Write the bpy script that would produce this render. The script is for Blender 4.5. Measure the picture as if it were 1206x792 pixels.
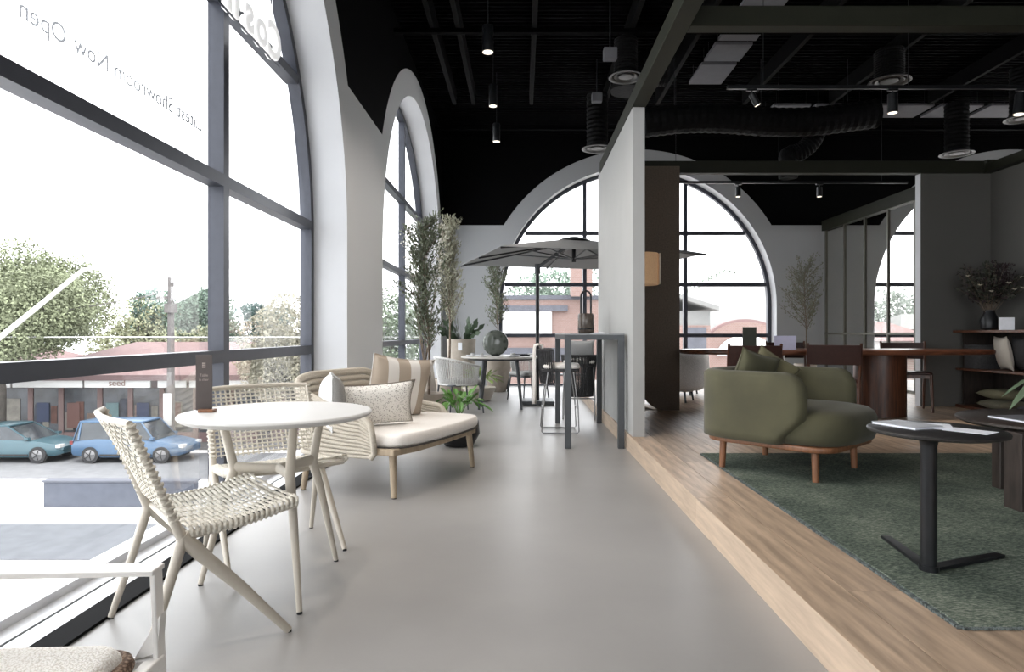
import bpy, bmesh, math, random
from math import sin, cos, pi, sqrt, radians, atan2
from mathutils import Vector, Matrix

random.seed(7)
for _o in list(bpy.data.objects):
    bpy.data.objects.remove(_o)
SC = bpy.context.scene
COL = SC.collection

# ---------------------------------------------------------------- camera
EYE = 1.085
cam_d = bpy.data.cameras.new('camera')
cam = bpy.data.objects.new('camera', cam_d)
COL.objects.link(cam)
cam.location = (0, 0, EYE)
cam.rotation_euler = (pi/2, 0, 0)
cam_d.sensor_width = 36
cam_d.lens = 750/1206*36
cam_d.shift_x = -11/1206
cam_d.shift_y = -3/1206
cam_d.clip_end = 400
SC.camera = cam

# ---------------------------------------------------------------- world
W = bpy.data.worlds.new('overcast_sky')
SC.world = W
W.use_nodes = True
wn = W.node_tree.nodes
bg = wn['Background']
bg.inputs[0].default_value = (0.945, 0.97, 1.0, 1)
bg.inputs[1].default_value = 1.0

SC.view_settings.view_transform = 'Standard'
SC.view_settings.look = 'None'
SC.view_settings.gamma = 1
SC.view_settings.exposure = 2.45

sun_d = bpy.data.lights.new('sun', 'SUN')
sun_d.energy = 0.5
sun_d.angle = radians(35)
sun_d.color = (1.0, 0.96, 0.9)
sun = bpy.data.objects.new('sun', sun_d)
sun.rotation_euler = (radians(28), radians(8), radians(20))
COL.objects.link(sun)

XO_ = 13.6
def portal(loc, rot, sx, sy):
    l = bpy.data.lights.new('portal', 'AREA')
    l.shape = 'RECTANGLE'; l.size = sx; l.size_y = sy
    l.cycles.is_portal = True
    o = bpy.data.objects.new('portal', l)
    o.location = loc; o.rotation_euler = rot
    COL.objects.link(o)
for yc in (-3.5, 3.15, 9.8):
    portal((-2.05, yc, 2.3), (0, -pi/2, 0), 4.7, 5.3)
for xc in (2.325, 9.84):
    portal((xc, 13.2, 2.25), (-pi/2, 0, 0), 5.7, 4.6)
portal((XO_+.45, 9.4, 2.25), (0, pi/2, 0), 4.6, 5.7)
for xc in (1.6,):
    portal((xc, -6.8, 2.25), (pi/2, 0, 0), 5.7, 4.6)

# ---------------------------------------------------------------- materials
MATS = {}
def mat(name, col, rough=0.6, metal=0.0, ns=0, na=0.0, bump=0.0, bs=None, stretch=(1,1,1), col2=None,
        spec=0.5, sheen=0.0, rnd=0.0, emit=None, es=0):
    if name in MATS: return MATS[name]
    m = bpy.data.materials.new(name); m.use_nodes = True
    nt = m.node_tree; n = nt.nodes; L = nt.links
    b = n['Principled BSDF']
    b.inputs['Base Color'].default_value = (*col, 1)
    b.inputs['Roughness'].default_value = rough
    b.inputs['Metallic'].default_value = metal
    b.inputs['Specular IOR Level'].default_value = spec
    if sheen: b.inputs['Sheen Weight'].default_value = sheen
    if emit:
        b.inputs['Emission Color'].default_value = (*emit, 1); b.inputs['Emission Strength'].default_value = es
    if ns:
        tc = n.new('ShaderNodeTexCoord'); mp = n.new('ShaderNodeMapping')
        mp.inputs['Scale'].default_value = stretch
        L.new(tc.outputs['Object'], mp.inputs['Vector'])
        t = n.new('ShaderNodeTexNoise'); t.inputs['Scale'].default_value = ns; t.inputs['Detail'].default_value = 4
        L.new(mp.outputs[0], t.inputs['Vector'])
        src = t.outputs['Fac']
        if col2 is None: col2 = tuple(max(0, c*(1-na)) for c in col); c1 = tuple(min(1, c*(1+na)) for c in col)
        else: c1 = col
        r = n.new('ShaderNodeValToRGB')
        r.color_ramp.elements[0].position = 0.33; r.color_ramp.elements[1].position = 0.67
        r.color_ramp.elements[0].color = (*col2, 1); r.color_ramp.elements[1].color = (*c1, 1)
        L.new(src, r.inputs[0])
        out = r.outputs[0]
        if rnd:
            oi = n.new('ShaderNodeObjectInfo'); hs = n.new('ShaderNodeHueSaturation')
            mr = n.new('ShaderNodeMapRange'); mr.inputs[3].default_value = 1-rnd; mr.inputs[4].default_value = 1+rnd
            L.new(oi.outputs['Random'], mr.inputs[0]); L.new(mr.outputs[0], hs.inputs['Value'])
            L.new(out, hs.inputs['Color']); out = hs.outputs[0]
        L.new(out, b.inputs['Base Color'])
        if bump:
            bp = n.new('ShaderNodeBump'); bp.inputs['Strength'].default_value = bump
            bp.inputs['Distance'].default_value = 0.01
            if bs:
                t2 = n.new('ShaderNodeTexNoise'); t2.inputs['Scale'].default_value = bs
                L.new(mp.outputs[0], t2.inputs['Vector']); L.new(t2.outputs['Fac'], bp.inputs['Height'])
            else: L.new(src, bp.inputs['Height'])
            L.new(bp.outputs[0], b.inputs['Normal'])
    MATS[name] = m
    return m

def glass(name, tint=(1,1,1), refl=0.06, rough=0.0):
    m = bpy.data.materials.new(name); m.use_nodes = True
    nt = m.node_tree; n = nt.nodes; L = nt.links
    for x in list(n):
        if x.type != 'OUTPUT_MATERIAL': n.remove(x)
    tr = n.new('ShaderNodeBsdfTransparent'); tr.inputs[0].default_value = (*tint, 1)
    gl = n.new('ShaderNodeBsdfGlossy'); gl.inputs['Roughness'].default_value = rough
    mx = n.new('ShaderNodeMixShader')
    lw = n.new('ShaderNodeLayerWeight'); lw.inputs[0].default_value = 0.12
    ma = n.new('ShaderNodeMath'); ma.operation = 'MULTIPLY'; ma.inputs[1].default_value = refl*8
    L.new(lw.outputs['Fresnel'], ma.inputs[0]); L.new(ma.outputs[0], mx.inputs[0])
    L.new(tr.outputs[0], mx.inputs[1]); L.new(gl.outputs[0], mx.inputs[2])
    L.new(mx.outputs[0], n['Material Output'].inputs[0])
    MATS[name] = m
    return m

def stripes(name, axis, period, duty, ca, cb, rough=0.85):
    m = bpy.data.materials.new(name); m.use_nodes = True
    nt = m.node_tree; n = nt.nodes; L = nt.links; b = n['Principled BSDF']
    b.inputs['Roughness'].default_value = rough
    tc = n.new('ShaderNodeTexCoord'); sp = n.new('ShaderNodeSeparateXYZ'); L.new(tc.outputs['Object'], sp.inputs[0])
    a = n.new('ShaderNodeMath'); a.operation = 'MULTIPLY_ADD'; a.inputs[1].default_value = 1/period; a.inputs[2].default_value = 100.25
    L.new(sp.outputs[axis], a.inputs[0])
    f = n.new('ShaderNodeMath'); f.operation = 'FRACT'; L.new(a.outputs[0], f.inputs[0])
    g = n.new('ShaderNodeMath'); g.operation = 'GREATER_THAN'; g.inputs[1].default_value = duty; L.new(f.outputs[0], g.inputs[0])
    mx = n.new('ShaderNodeMix'); mx.data_type = 'RGBA'; mx.inputs[6].default_value = (*ca, 1); mx.inputs[7].default_value = (*cb, 1)
    L.new(g.outputs[0], mx.inputs[0]); L.new(mx.outputs[2], b.inputs['Base Color'])
    t = n.new('ShaderNodeTexNoise'); t.inputs['Scale'].default_value = 260; L.new(tc.outputs['Object'], t.inputs['Vector'])
    bp = n.new('ShaderNodeBump'); bp.inputs['Strength'].default_value = .4; bp.inputs['Distance'].default_value = .004
    L.new(t.outputs['Fac'], bp.inputs['Height']); L.new(bp.outputs[0], b.inputs['Normal'])
    return m

def voronoi_mat(name, ca, cb, scale, rough=0.9, th=0.3, bump=.5):
    m = bpy.data.materials.new(name); m.use_nodes = True
    nt = m.node_tree; n = nt.nodes; L = nt.links; b = n['Principled BSDF']
    b.inputs['Roughness'].default_value = rough
    tc = n.new('ShaderNodeTexCoord'); v = n.new('ShaderNodeTexVoronoi'); v.inputs['Scale'].default_value = scale
    L.new(tc.outputs['Object'], v.inputs['Vector'])
    r = n.new('ShaderNodeValToRGB'); r.color_ramp.elements[0].position = th; r.color_ramp.elements[1].position = th+.25
    r.color_ramp.elements[0].color = (*ca, 1); r.color_ramp.elements[1].color = (*cb, 1)
    L.new(v.outputs['Distance'], r.inputs[0]); L.new(r.outputs[0], b.inputs['Base Color'])
    bp = n.new('ShaderNodeBump'); bp.inputs['Strength'].default_value = bump; bp.inputs['Distance'].default_value = .005; bp.invert = True
    L.new(v.outputs['Distance'], bp.inputs['Height']); L.new(bp.outputs[0], b.inputs['Normal'])
    return m

def brick_mat(name, ca, cb, mortar, sc=4.0):
    m = bpy.data.materials.new(name); m.use_nodes = True
    nt = m.node_tree; n = nt.nodes; L = nt.links; b = n['Principled BSDF']; b.inputs['Roughness'].default_value = .9
    tc = n.new('ShaderNodeTexCoord'); mp = n.new('ShaderNodeMapping'); mp.inputs['Rotation'].default_value = (pi/2, 0, 0)
    L.new(tc.outputs['Object'], mp.inputs['Vector'])
    t = n.new('ShaderNodeTexBrick'); t.inputs['Scale'].default_value = sc
    t.inputs['Color1'].default_value = (*ca, 1); t.inputs['Color2'].default_value = (*cb, 1); t.inputs['Mortar'].default_value = (*mortar, 1)
    L.new(mp.outputs[0], t.inputs['Vector']); L.new(t.outputs[0], b.inputs['Base Color'])
    return m

def paint_wall(name, axis, centers, spring, R, split, grey, black):
    """grey paint below a height line and in a ring round each arch, black paint above"""
    m = bpy.data.materials.new(name); m.use_nodes = True
    nt = m.node_tree; n = nt.nodes; L = nt.links; b = n['Principled BSDF']; b.inputs['Roughness'].default_value = .75
    b.inputs['Specular IOR Level'].default_value = .06
    tc = n.new('ShaderNodeTexCoord'); sp = n.new('ShaderNodeSeparateXYZ'); L.new(tc.outputs['Object'], sp.inputs[0])
    def M(op, a, bb=None):
        k = n.new('ShaderNodeMath'); k.operation = op
        for i, v in enumerate((a, bb)):
            if v is None: continue
            if isinstance(v, (int, float)): k.inputs[i].default_value = v
            else: L.new(v, k.inputs[i])
        return k.outputs[0]
    acc = M('LESS_THAN', sp.outputs[2], split)
    for c in centers:
        du = M('SUBTRACT', sp.outputs[axis], c); dv = M('SUBTRACT', sp.outputs[2], spring)
        d = M('SQRT', M('ADD', M('MULTIPLY', du, du), M('MULTIPLY', dv, dv)))
        acc = M('MAXIMUM', acc, M('LESS_THAN', d, R))
    mx = n.new('ShaderNodeMix'); mx.data_type = 'RGBA'; mx.inputs[6].default_value = (*black, 1); mx.inputs[7].default_value = (*grey, 1)
    L.new(acc, mx.inputs[0]); L.new(mx.outputs[2], b.inputs['Base Color'])
    return m

BLACKP = (.0010, .0010, .0012)
GREYP = (.34, .35, .36)
M_white = mat('white_paint', (.50,.51,.53), .6, ns=3, na=.02)
M_grey = mat('grey_paint', GREYP, .7, ns=3, na=.02)
M_rgrey = mat('warm_grey_paint', (.09,.087,.08), .7, ns=3, na=.02)
M_black = mat('black_paint', BLACKP, .9, ns=6, na=.2, spec=.05)
M_frame = mat('dark_aluminium', (.042,.046,.060), .38, .3, ns=20, na=.05)
M_frame2 = mat('charcoal_metal', (.06,.065,.07), .42, .4, ns=20, na=.05)
M_sill = mat('pale_sill_metal', (.55,.56,.58), .35, .2, ns=8, na=.03)
M_pane = glass('window_glass', (.985,.985,.985), .05)
M_pglass = glass('partition_glass', (.93,.93,.92), .03)
M_beam = mat('olive_green_metal', (.016,.017,.011), .6, 0, ns=6, na=.06, spec=.2)
M_conc = mat('polished_concrete', (.285,.275,.265), .36, ns=.9, na=.10, bump=.02, bs=40)
M_oak = mat('oak_plank', (.38,.28,.20), .42, ns=5, na=.30, stretch=(5,.5,5), bump=.08, rnd=.16)
M_oakl = mat('light_oak', (.48,.37,.275), .5, ns=7, na=.14, stretch=(5,.5,5), bump=.05, rnd=.06)
M_walnut = mat('walnut_wood', (.075,.027,.013), .35, ns=7, na=.45, stretch=(6,6,.6), bump=.04)
M_walnut_h = mat('walnut_wood_flat', (.10,.036,.018), .3, ns=7, na=.40, stretch=(.6,6,6), bump=.04)
M_legwood = mat('warm_leg_wood', (.20,.085,.038), .4, ns=10, na=.25, stretch=(5,5,.8))
M_sand = mat('sand_metal', (.50,.455,.385), .45, ns=20, na=.03)
M_rope = mat('ivory_rope', (.62,.585,.51), .9, ns=90, na=.22, bump=.5)
M_srope = mat('taupe_rope', (.47,.425,.355), .95, ns=120, na=.10, bump=.6)
M_teak = mat('weathered_teak', (.36,.285,.20), .7, ns=9, na=.18, stretch=(3,3,.7), bump=.1)
M_linen = mat('oat_linen', (.84,.80,.75), .95, ns=220, na=.07, bump=.3, sheen=.2)
M_wtop = mat('matte_cream_top', (.58,.575,.56), .45, ns=5, na=.012)
M_velvet = mat('olive_velvet', (.060,.056,.028), .85, ns=5, na=.16, bump=.05, bs=60, sheen=.12)
M_blackm = mat('black_metal', (.012,.013,.015), .38, .3, ns=12, na=.2)
M_blackw = mat('black_wood', (.03,.022,.018), .5, ns=8, na=.4, stretch=(6,6,.8), bump=.1)
M_burg = mat('burgundy_leather', (.034,.012,.009), .42, ns=40, na=.15, bump=.05)
M_paper = mat('white_paper', (.75,.77,.82), .7, ns=30, na=.03)
M_lilac = mat('pale_lilac_card', (.52,.52,.68), .7, ns=30, na=.03)
M_leaf = mat('olive_leaf', (.115,.135,.085), .6, ns=6, na=.3)
M_leafl = mat('pale_dry_leaf', (.40,.39,.33), .7, ns=6, na=.2)
M_leafd = mat('deep_green_leaf', (.035,.06,.03), .45, ns=6, na=.3)
M_leafb = mat('fresh_green_leaf', (.10,.24,.045), .4, ns=6, na=.3)
M_bark = mat('grey_bark', (.13,.10,.075), .9, ns=20, na=.3, bump=.4)
M_pot = mat('taupe_ceramic', (.32,.28,.235), .75, ns=14, na=.07, bump=.1)
M_potw = mat('sand_ceramic', (.47,.42,.36), .75, ns=14, na=.07, bump=.1)
M_boucle = mat('white_boucle', (.84,.85,.86), .95, ns=80, na=.10, bump=.8)
M_greyf = mat('grey_fabric', (.34,.34,.33), .95, ns=150, na=.10, bump=.4)
M_dkrope = mat('charcoal_rope', (.045,.045,.047), .85, ns=60, na=.3, bump=.5)
M_canvas = mat('grey_canvas', (.20,.205,.21), .9, ns=100, na=.05, bump=.1)
M_chrome = mat('brushed_steel', (.30,.30,.30), .3, .9, ns=30, na=.05)
M_duct = mat('black_flex_duct', (.003,.003,.0033), .7, 0, ns=22, na=.4, bump=.5, spec=.12)
M_tile = mat('ceiling_tile_face', (.10,.10,.11), .9, ns=8, na=.05)
M_diff = mat('grey_diffuser', (.06,.06,.058), .5, ns=8, na=.05)

# ---------------------------------------------------------------- mesh builder
class MB:
    def __init__(s): s.v = []; s.f = []
    def add(s, v, f):
        o = len(s.v); s.v += [tuple(p) for p in v]; s.f += [tuple(i+o for i in q) for q in f]; return s
    def box(s, x0, x1, y0, y1, z0, z1, rz=0, c=None):
        P = [(x,y,z) for z in (z0,z1) for y in (y0,y1) for x in (x0,x1)]
        if rz:
            c = c or ((x0+x1)/2, (y0+y1)/2); cs, sn = cos(rz), sin(rz)
            P = [(c[0]+(x-c[0])*cs-(y-c[1])*sn, c[1]+(x-c[0])*sn+(y-c[1])*cs, z) for x,y,z in P]
        return s.add(P, [(0,2,3,1),(4,5,7,6),(0,1,5,4),(2,6,7,3),(0,4,6,2),(1,3,7,5)])
    def bar(s, p0, p1, w, h, up=(0,0,1), w1=None, h1=None):
        p0, p1 = Vector(p0), Vector(p1); d = (p1-p0).normalized(); u = Vector(up)
        if abs(d.dot(u)) > .98: u = Vector((1,0,0))
        a = d.cross(u).normalized(); b = a.cross(d).normalized()
        w1 = w if w1 is None else w1; h1 = h if h1 is None else h1
        P = []
        for p, ww, hh in ((p0,w,h),(p1,w1,h1)):
            for i, j in ((-1,-1),(1,-1),(1,1),(-1,1)): P.append(p + a*i*ww/2 + b*j*hh/2)
        return s.add(P, [(3,2,1,0),(4,5,6,7),(0,1,5,4),(1,2,6,5),(2,3,7,6),(3,0,4,7)])
    def tube(s, pts, r, n=8, closed=False, flat=1.0):
        pts = [Vector(p) for p in pts]; m = len(pts)
        R = r if isinstance(r, (list, tuple)) else [r]*m
        rings = []; prev = None
        for i, p in enumerate(pts):
            if closed: t = (pts[(i+1)%m]-pts[i-1])
            else: t = pts[min(i+1,m-1)]-pts[max(i-1,0)]
            t.normalize()
            if prev is None:
                a = t.cross(Vector((0,0,1)));
                if a.length < .1: a = t.cross(Vector((1,0,0)))
            else: a = prev - t*prev.dot(t)
            a.normalize(); prev = a; b = t.cross(a)
            rings.append([p + a*cos(2*pi*k/n)*R[i] + b*sin(2*pi*k/n)*R[i]*flat for k in range(n)])
        v = [q for ring in rings for q in ring]; f = []
        mm = m if closed else m-1
        for i in range(mm):
            j = (i+1) % m
            for k in range(n):
                l = (k+1) % n
                f.append((i*n+k, i*n+l, j*n+l, j*n+k))
        if not closed:
            f.append(tuple(reversed(range(n)))); f.append(tuple((m-1)*n+k for k in range(n)))
        return s.add(v, f)
    def cyl(s, p0, p1, r0, r1=None, n=16):
        return s.tube([p0, p1], [r0, r0 if r1 is None else r1], n)
    def lathe(s, prof, c=(0,0,0), n=32, sx=1, sy=1):
        v = []; f = []; m = len(prof)
        for r, z in prof:
            for k in range(n):
                a = 2*pi*k/n; v.append((c[0]+r*cos(a)*sx, c[1]+r*sin(a)*sy, c[2]+z))
        for i in range(m-1):
            for k in range(n):
                l = (k+1) % n; f.append((i*n+k, i*n+l, (i+1)*n+l, (i+1)*n+k))
        f.append(tuple(reversed(range(n)))); f.append(tuple((m-1)*n+k for k in range(n)))
        return s.add(v, f)
    def slab(s, outline, z0, z1, bev=0):
        """outline: list of (x,y) ccw; vertical extrusion with optional rounded edge"""
        n = len(outline)
        cx = sum(p[0] for p in outline)/n; cy = sum(p[1] for p in outline)/n
        rr = max(sqrt((p[0]-cx)**2+(p[1]-cy)**2) for p in outline)
        prof = [(1,z0),(1,z1)]
        if bev:
            prof = []
            for k in range(4):
                a = k/3*pi/2; prof.append((1-(bev/rr)*(1-sin(a)), z0+bev*(1-cos(a))))
            for k in range(4):
                a = k/3*pi/2; prof.append((1-(bev/rr)*(1-cos(a)), z1-bev*(1-sin(a))))
        v = []; f = []
        for sc, z in prof:
            v += [(cx+(x-cx)*sc, cy+(y-cy)*sc, z) for x, y in outline]
        for i in range(len(prof)-1):
            for k in range(n):
                l = (k+1) % n; f.append((i*n+k, i*n+l, (i+1)*n+l, (i+1)*n+k))
        f.append(tuple(reversed(range(n)))); f.append(tuple((len(prof)-1)*n+k for k in range(n)))
        return s.add(v, f)
    def pillow(s, w, h, t, mtx=None, n=14, pinch=.10):
        """cushion in local XZ plane, thickness along Y"""
        v = []; f = []
        for side in (1,-1):
            for i in range(n+1):
                for j in range(n+1):
                    u = -1+2*i/n; q = -1+2*j/n
                    th = t/2*((1-abs(u)**2.6)*(1-abs(q)**2.6))**.5
                    x = w/2*u*(1-pinch*(1-abs(q)**2)*abs(u)**2); z = h/2*q*(1-pinch*(1-abs(u)**2)*abs(q)**2)
                    v.append(Vector((x, side*th, z)))
        N = (n+1)**2
        for i in range(n):
            for j in range(n):
                a = i*(n+1)+j; b = a+1; c = a+n+2; d = a+n+1
                f.append((a,b,c,d)); f.append((N+d,N+c,N+b,N+a))
        if mtx is not None: v = [mtx @ p for p in v]
        return s.add(v, f)
    def ball(s, c, rx, ry, rz, n=16, m=10, e=1.0):
        v = [];
        for i in range(m+1):
            th = -pi/2+pi*i/m
            for k in range(n):
                a = 2*pi*k/n
                def se(x): return math.copysign(abs(x)**e, x)
                v.append((c[0]+rx*se(cos(th))*se(cos(a)), c[1]+ry*se(cos(th))*se(sin(a)), c[2]+rz*se(sin(th))))
        f = []
        for i in range(m):
            for k in range(n):
                l = (k+1)%n; f.append((i*n+k, i*n+l, (i+1)*n+l, (i+1)*n+k))
        return s.add(v, f)
    def leaf(s, p, d, l, w, up=None):
        d = Vector(d).normalized(); up = Vector(up) if up else Vector((random.uniform(-1,1),random.uniform(-1,1),random.uniform(-1,1)))
        a = d.cross(up)
        if a.length < .05: a = d.cross(Vector((.3,.5,.8)))
        a.normalize(); p = Vector(p)
        return s.add([p, p+d*l*.5+a*w/2, p+d*l, p+d*l*.5-a*w/2], [(0,1,2,3)])
    def mesh(s, name):
        m = bpy.data.meshes.new(name); m.from_pydata(s.v, [], s.f); m.update(); return m
    def build(s, name, m, parent=None, smooth=False, bev=0, kind=None, weld=False, loc=None, rz=None, label=None):
        me = s.mesh(name)
        if weld or smooth:
            b = bmesh.new(); b.from_mesh(me)
            bmesh.ops.remove_doubles(b, verts=b.verts, dist=1e-5)
            b.to_mesh(me); b.free()
        if smooth:
            for p in me.polygons: p.use_smooth = True
            me.set_sharp_from_angle(angle=radians(50 if smooth is True else smooth))
        o = bpy.data.objects.new(name, me); COL.objects.link(o)
        if m is not None: me.materials.append(m)
        if parent is not None: o.parent = parent
        if bev:
            bm_ = o.modifiers.new('bevel', 'BEVEL'); bm_.width = bev; bm_.segments = 2; bm_.limit_method = 'ANGLE'
        if kind: o['kind'] = kind
        if label: o['label'] = label
        if loc: o.location = loc
        if rz: o.rotation_euler = (0,0,rz)
        return o

def tag(o, label=None, cat=None, group=None, kind=None):
    if label: o['label'] = label
    if cat: o['category'] = cat
    if group: o['group'] = group
    if kind: o['kind'] = kind
    return o
def thing(name, label, cat, loc=(0,0,0), rz=0, group=None):
    o = bpy.data.objects.new(name, None); COL.objects.link(o); o.empty_display_size = .1
    o.location = loc; o.rotation_euler = (0,0,rz)
    return tag(o, label, cat, group)
def struct(o):
    o['kind'] = 'structure'; return o
def sempty(name):
    o = bpy.data.objects.new(name, None); COL.objects.link(o); o['kind'] = 'structure'; return o
KIDS = {}
def copy_tree(o, parent=None):
    c = o.copy(); COL.objects.link(c); c.parent = parent
    for ch in [k for k in bpy.data.objects if k.parent == o]: copy_tree(ch, c)
    return c
def text_mesh(name, body, size, extrude, m, parent=None, bevel=0, align='LEFT'):
    cu = bpy.data.curves.new(name, 'FONT'); cu.body = body; cu.size = size; cu.extrude = extrude
    cu.bevel_depth = bevel; cu.align_x = align; cu.resolution_u = 3
    t = bpy.data.objects.new(name+'_tmp', cu); COL.objects.link(t)
    bpy.context.view_layer.update()
    me = bpy.data.meshes.new_from_object(t.evaluated_get(bpy.context.evaluated_depsgraph_get()))
    bpy.data.objects.remove(t); bpy.data.curves.remove(cu)
    me.name = name; me.materials.clear(); me.materials.append(m)
    o = bpy.data.objects.new(name, me); COL.objects.link(o)
    if parent is not None: o.parent = parent
    return o
def arc(cx, cy, r, a0, a1, n):
    return [(cx+r*cos(a0+(a1-a0)*k/n), cy+r*sin(a0+(a1-a0)*k/n)) for k in range(n+1)]
def rrect(x0, x1, y0, y1, r, n=6):
    return (arc(x1-r, y0+r, r, -pi/2, 0, n)+arc(x1-r, y1-r, r, 0, pi/2, n)
            + arc(x0+r, y1-r, r, pi/2, pi, n)+arc(x0+r, y0+r, r, pi, 1.5*pi, n))

# ---------------------------------------------------------------- room shell
XL, YF, XR = -1.57, 12.73, 5.97       # left wall face, far wall face, right partition
YB, XO, HC = -6.3, 13.6, 5.05         # back wall, outer right wall, ceiling
PZ = .155                             # wooden platform height
LC = (-3.5, 3.15, 9.8); LR, LS = 2.59, 1.98     # left arches
FC = (2.325, 9.84); FR, FS = 2.78, 1.645        # far arches

def arch_wall(name, u0, u1, H, cs, R, S, d0, d1, mp, mface, mrev):
    """wall with arched openings from the floor; mp(u,d,z)->xyz; d0 = room face"""
    us = {u0, u1}
    for c in cs:
        for k in range(49): us.add(round(c - R*cos(pi*k/48), 5))
    us = sorted(us); b = MB(); rv = MB()
    def top(u, eps):
        for c in cs:
            if abs(u+eps-c) < R: return S + sqrt(max(0, R*R-(u-c)**2))
        return 0.0
    for a, e in zip(us, us[1:]):
        ta, te = top(a, 1e-4), top(e, -1e-4)
        op = ta > 0
        P = [mp(a,d,z) for d in (d0,d1) for z in (ta,H)] + [mp(e,d,z) for d in (d0,d1) for z in (te,H)]
        b.add(P, [(0,4,5,1),(2,3,7,6),(1,5,7,3)])
        if op: rv.add([mp(a,d0,ta),mp(e,d0,te),mp(e,d1,te),mp(a,d1,ta)], [(0,1,2,3)])
    for c in cs:
        for q in (-R, R):
            rv.add([mp(c+q,d0,0),mp(c+q,d1,0),mp(c+q,d1,S),mp(c+q,d0,S)], [(0,1,2,3)])
    w = struct(b.build(name, mface)); 
    rv.build('window_reveal', mrev, w, smooth=30)
    return w
ml = lambda u,d,z: (d, u, z)
mf = lambda u,d,z: (u, d, z)
wl_m = paint_wall('left_wall_paint_lit', 1, LC, LS, LR+.35, 3.33, (.64,.65,.66), BLACKP)  # same paint as the far wall, grey raised to imitate brighter light here
wf_m = paint_wall('far_wall_paint', 0, FC, FS, FR+.34, 3.25, GREYP, BLACKP)
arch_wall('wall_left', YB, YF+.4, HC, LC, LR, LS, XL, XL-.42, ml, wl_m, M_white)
arch_wall('wall_far', XL, XO, HC, FC, FR, FS, YF, YF+.42, mf, wf_m, M_white)
arch_wall('wall_back', XL, XO, HC, (1.6,), FR, FS, YB, YB-.42, mf, M_grey, M_white)
arch_wall('wall_outer_right', YB, YF, HC, (9.4,), FR, FS, XO, XO+.42, ml, M_grey, M_white)
struct(MB().box(XL-.42, XO+.2, YB-.42, YF+.42, -.25, 0).build('floor', M_conc))
struct(MB().box(XL-.42, XO+.2, YB-.42, YF+.42, HC, HC+.2).build('ceiling', M_black))
struct(MB().box(XR, XR+.10, YB, 8.2, PZ-.15, 3.12).build('wall_right', M_rgrey))
struct(MB().box(5.08, XR, 8.1, 8.2, PZ-.15, 3.12).build('wall_alcove', M_rgrey))
struct(MB().box(5.074, 5.08, 8.1, 8.2, PZ, 3.12).build('trim_1', M_white))
struct(MB().box(1.0, 1.11, 5.72, 8.29, PZ, 3.12).build('wall_divider', mat('warm_white_paint', (.37,.37,.36), .7, ns=3, na=.02), bev=.003))

def window(name, cs, R, S, d_in, d_out, mp, vs, hs, near=None):
    """arched frame with mullions, transoms and a pane per bay. d_in: room face of frame"""
    w = sempty(name); c = cs; d_g = d_in + (d_out-d_in)*.7
    fw = .07
    def top(u, off=0):
        r = R-off; q = r*r-(u-c)**2
        return S + sqrt(q) if q > 0 else 0
    # rim
    n = 56; inn = []; out = []
    for k in range(n+1):
        a = pi*k/n; out.append((c-R*cos(a), S+R*sin(a))); inn.append((c-(R-fw)*cos(a), S+(R-fw)*sin(a)))
    out = [(c-R, .012)]+out+[(c+R, .012)]; inn = [(c-R+fw, .012)]+inn+[(c+R-fw, .012)]
    b = MB(); m = len(out)
    for d in (d_in, d_out):
        b.v += [mp(u,d,z) for u,z in out]+[mp(u,d,z) for u,z in inn]
    for k in range(m-1):
        b.f += [(k,k+1,m+k+1,m+k),(2*m+k,3*m+k,3*m+k+1,2*m+k+1),(m+k,m+k+1,3*m+k+1,3*m+k)]
    b.build('frame_rim', M_frame, w, smooth=20)
    def bx(nm, u0,u1,dd0,dd1,z0,z1, mt=M_frame):
        p = mp(u0,dd0,z0); q = mp(u1,dd1,z1)
        return MB().box(min(p[0],q[0]),max(p[0],q[0]),min(p[1],q[1]),max(p[1],q[1]),min(p[2],q[2]),max(p[2],q[2])).build(nm, mt, w)
    mw = .038
    for v in vs:
        bx('mullion', v-mw, v+mw, d_in, d_out, .05, top(v, fw)+.01)
    edges = sorted([c-R+fw]+list(vs)+[c+R-fw])
    rows = [.10]+list(hs)+[99]
    bx('bottom_rail', c-R+fw, c+R-fw, d_in, d_out, .012, .05, M_sill if abs(d_in) < 2 else M_frame)
    for h in hs:
        for i in range(len(edges)-1):
            a = edges[i] + (mw if i else 0); e = edges[i+1]-(mw if i < len(edges)-2 else 0)
            if h > S:
                half = sqrt(max(.01, (R-fw)**2-(h+.03-S)**2)); a = max(a, c-half); e = min(e, c+half)
            if e-a > .05: bx('transom', a, e, d_in, d_out, h-.038, h+.038)
    for i in range(len(edges)-1):
        for j in range(len(rows)-1):
            a = edges[i]+(mw if i else 0); e = edges[i+1]-(mw if i < len(edges)-2 else 0)
            z0 = rows[j]+(.038 if j else -.045); z1 = rows[j+1]-.038
            us = [a+(e-a)*k/24 for k in range(25)]
            pts = [(u, min(z1, top(u, fw))) for u in us]; pts = [p for p in pts if p[1] > z0+.01]
            if len(pts) < 3: continue
            g = MB(); k = len(pts); th = .008 if d_out > d_in else -.008
            for d in (d_g, d_g+th):
                g.v += [mp(u,d,z0) for u,z in pts]+[mp(u,d,z) for u,z in pts]
            for q in range(k-1):
                g.f += [(q,q+1,k+q+1,k+q),(2*k+q,3*k+q,3*k+q+1,2*k+q+1)]
            g.build('pane', M_pane, w)
    return w
LH = (.94, 2.05, 3.21)
FH = (1.045, 2.085, 3.135)
window('window_1', LC[1], LR, LS, -1.87, -1.97, ml, (1.75, 4.04), LH)
window('window_2', LC[2], LR, LS, -1.87, -1.97, ml, (8.55, 10.24), LH)
window('window_3', LC[0], LR, LS, -1.87, -1.97, ml, (-4.5, -2.6), LH)
window('window_4', FC[0], FR, FS, YF+.27, YF+.37, mf, (FC[0]-1.03, FC[0]+1.03), FH)
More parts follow.
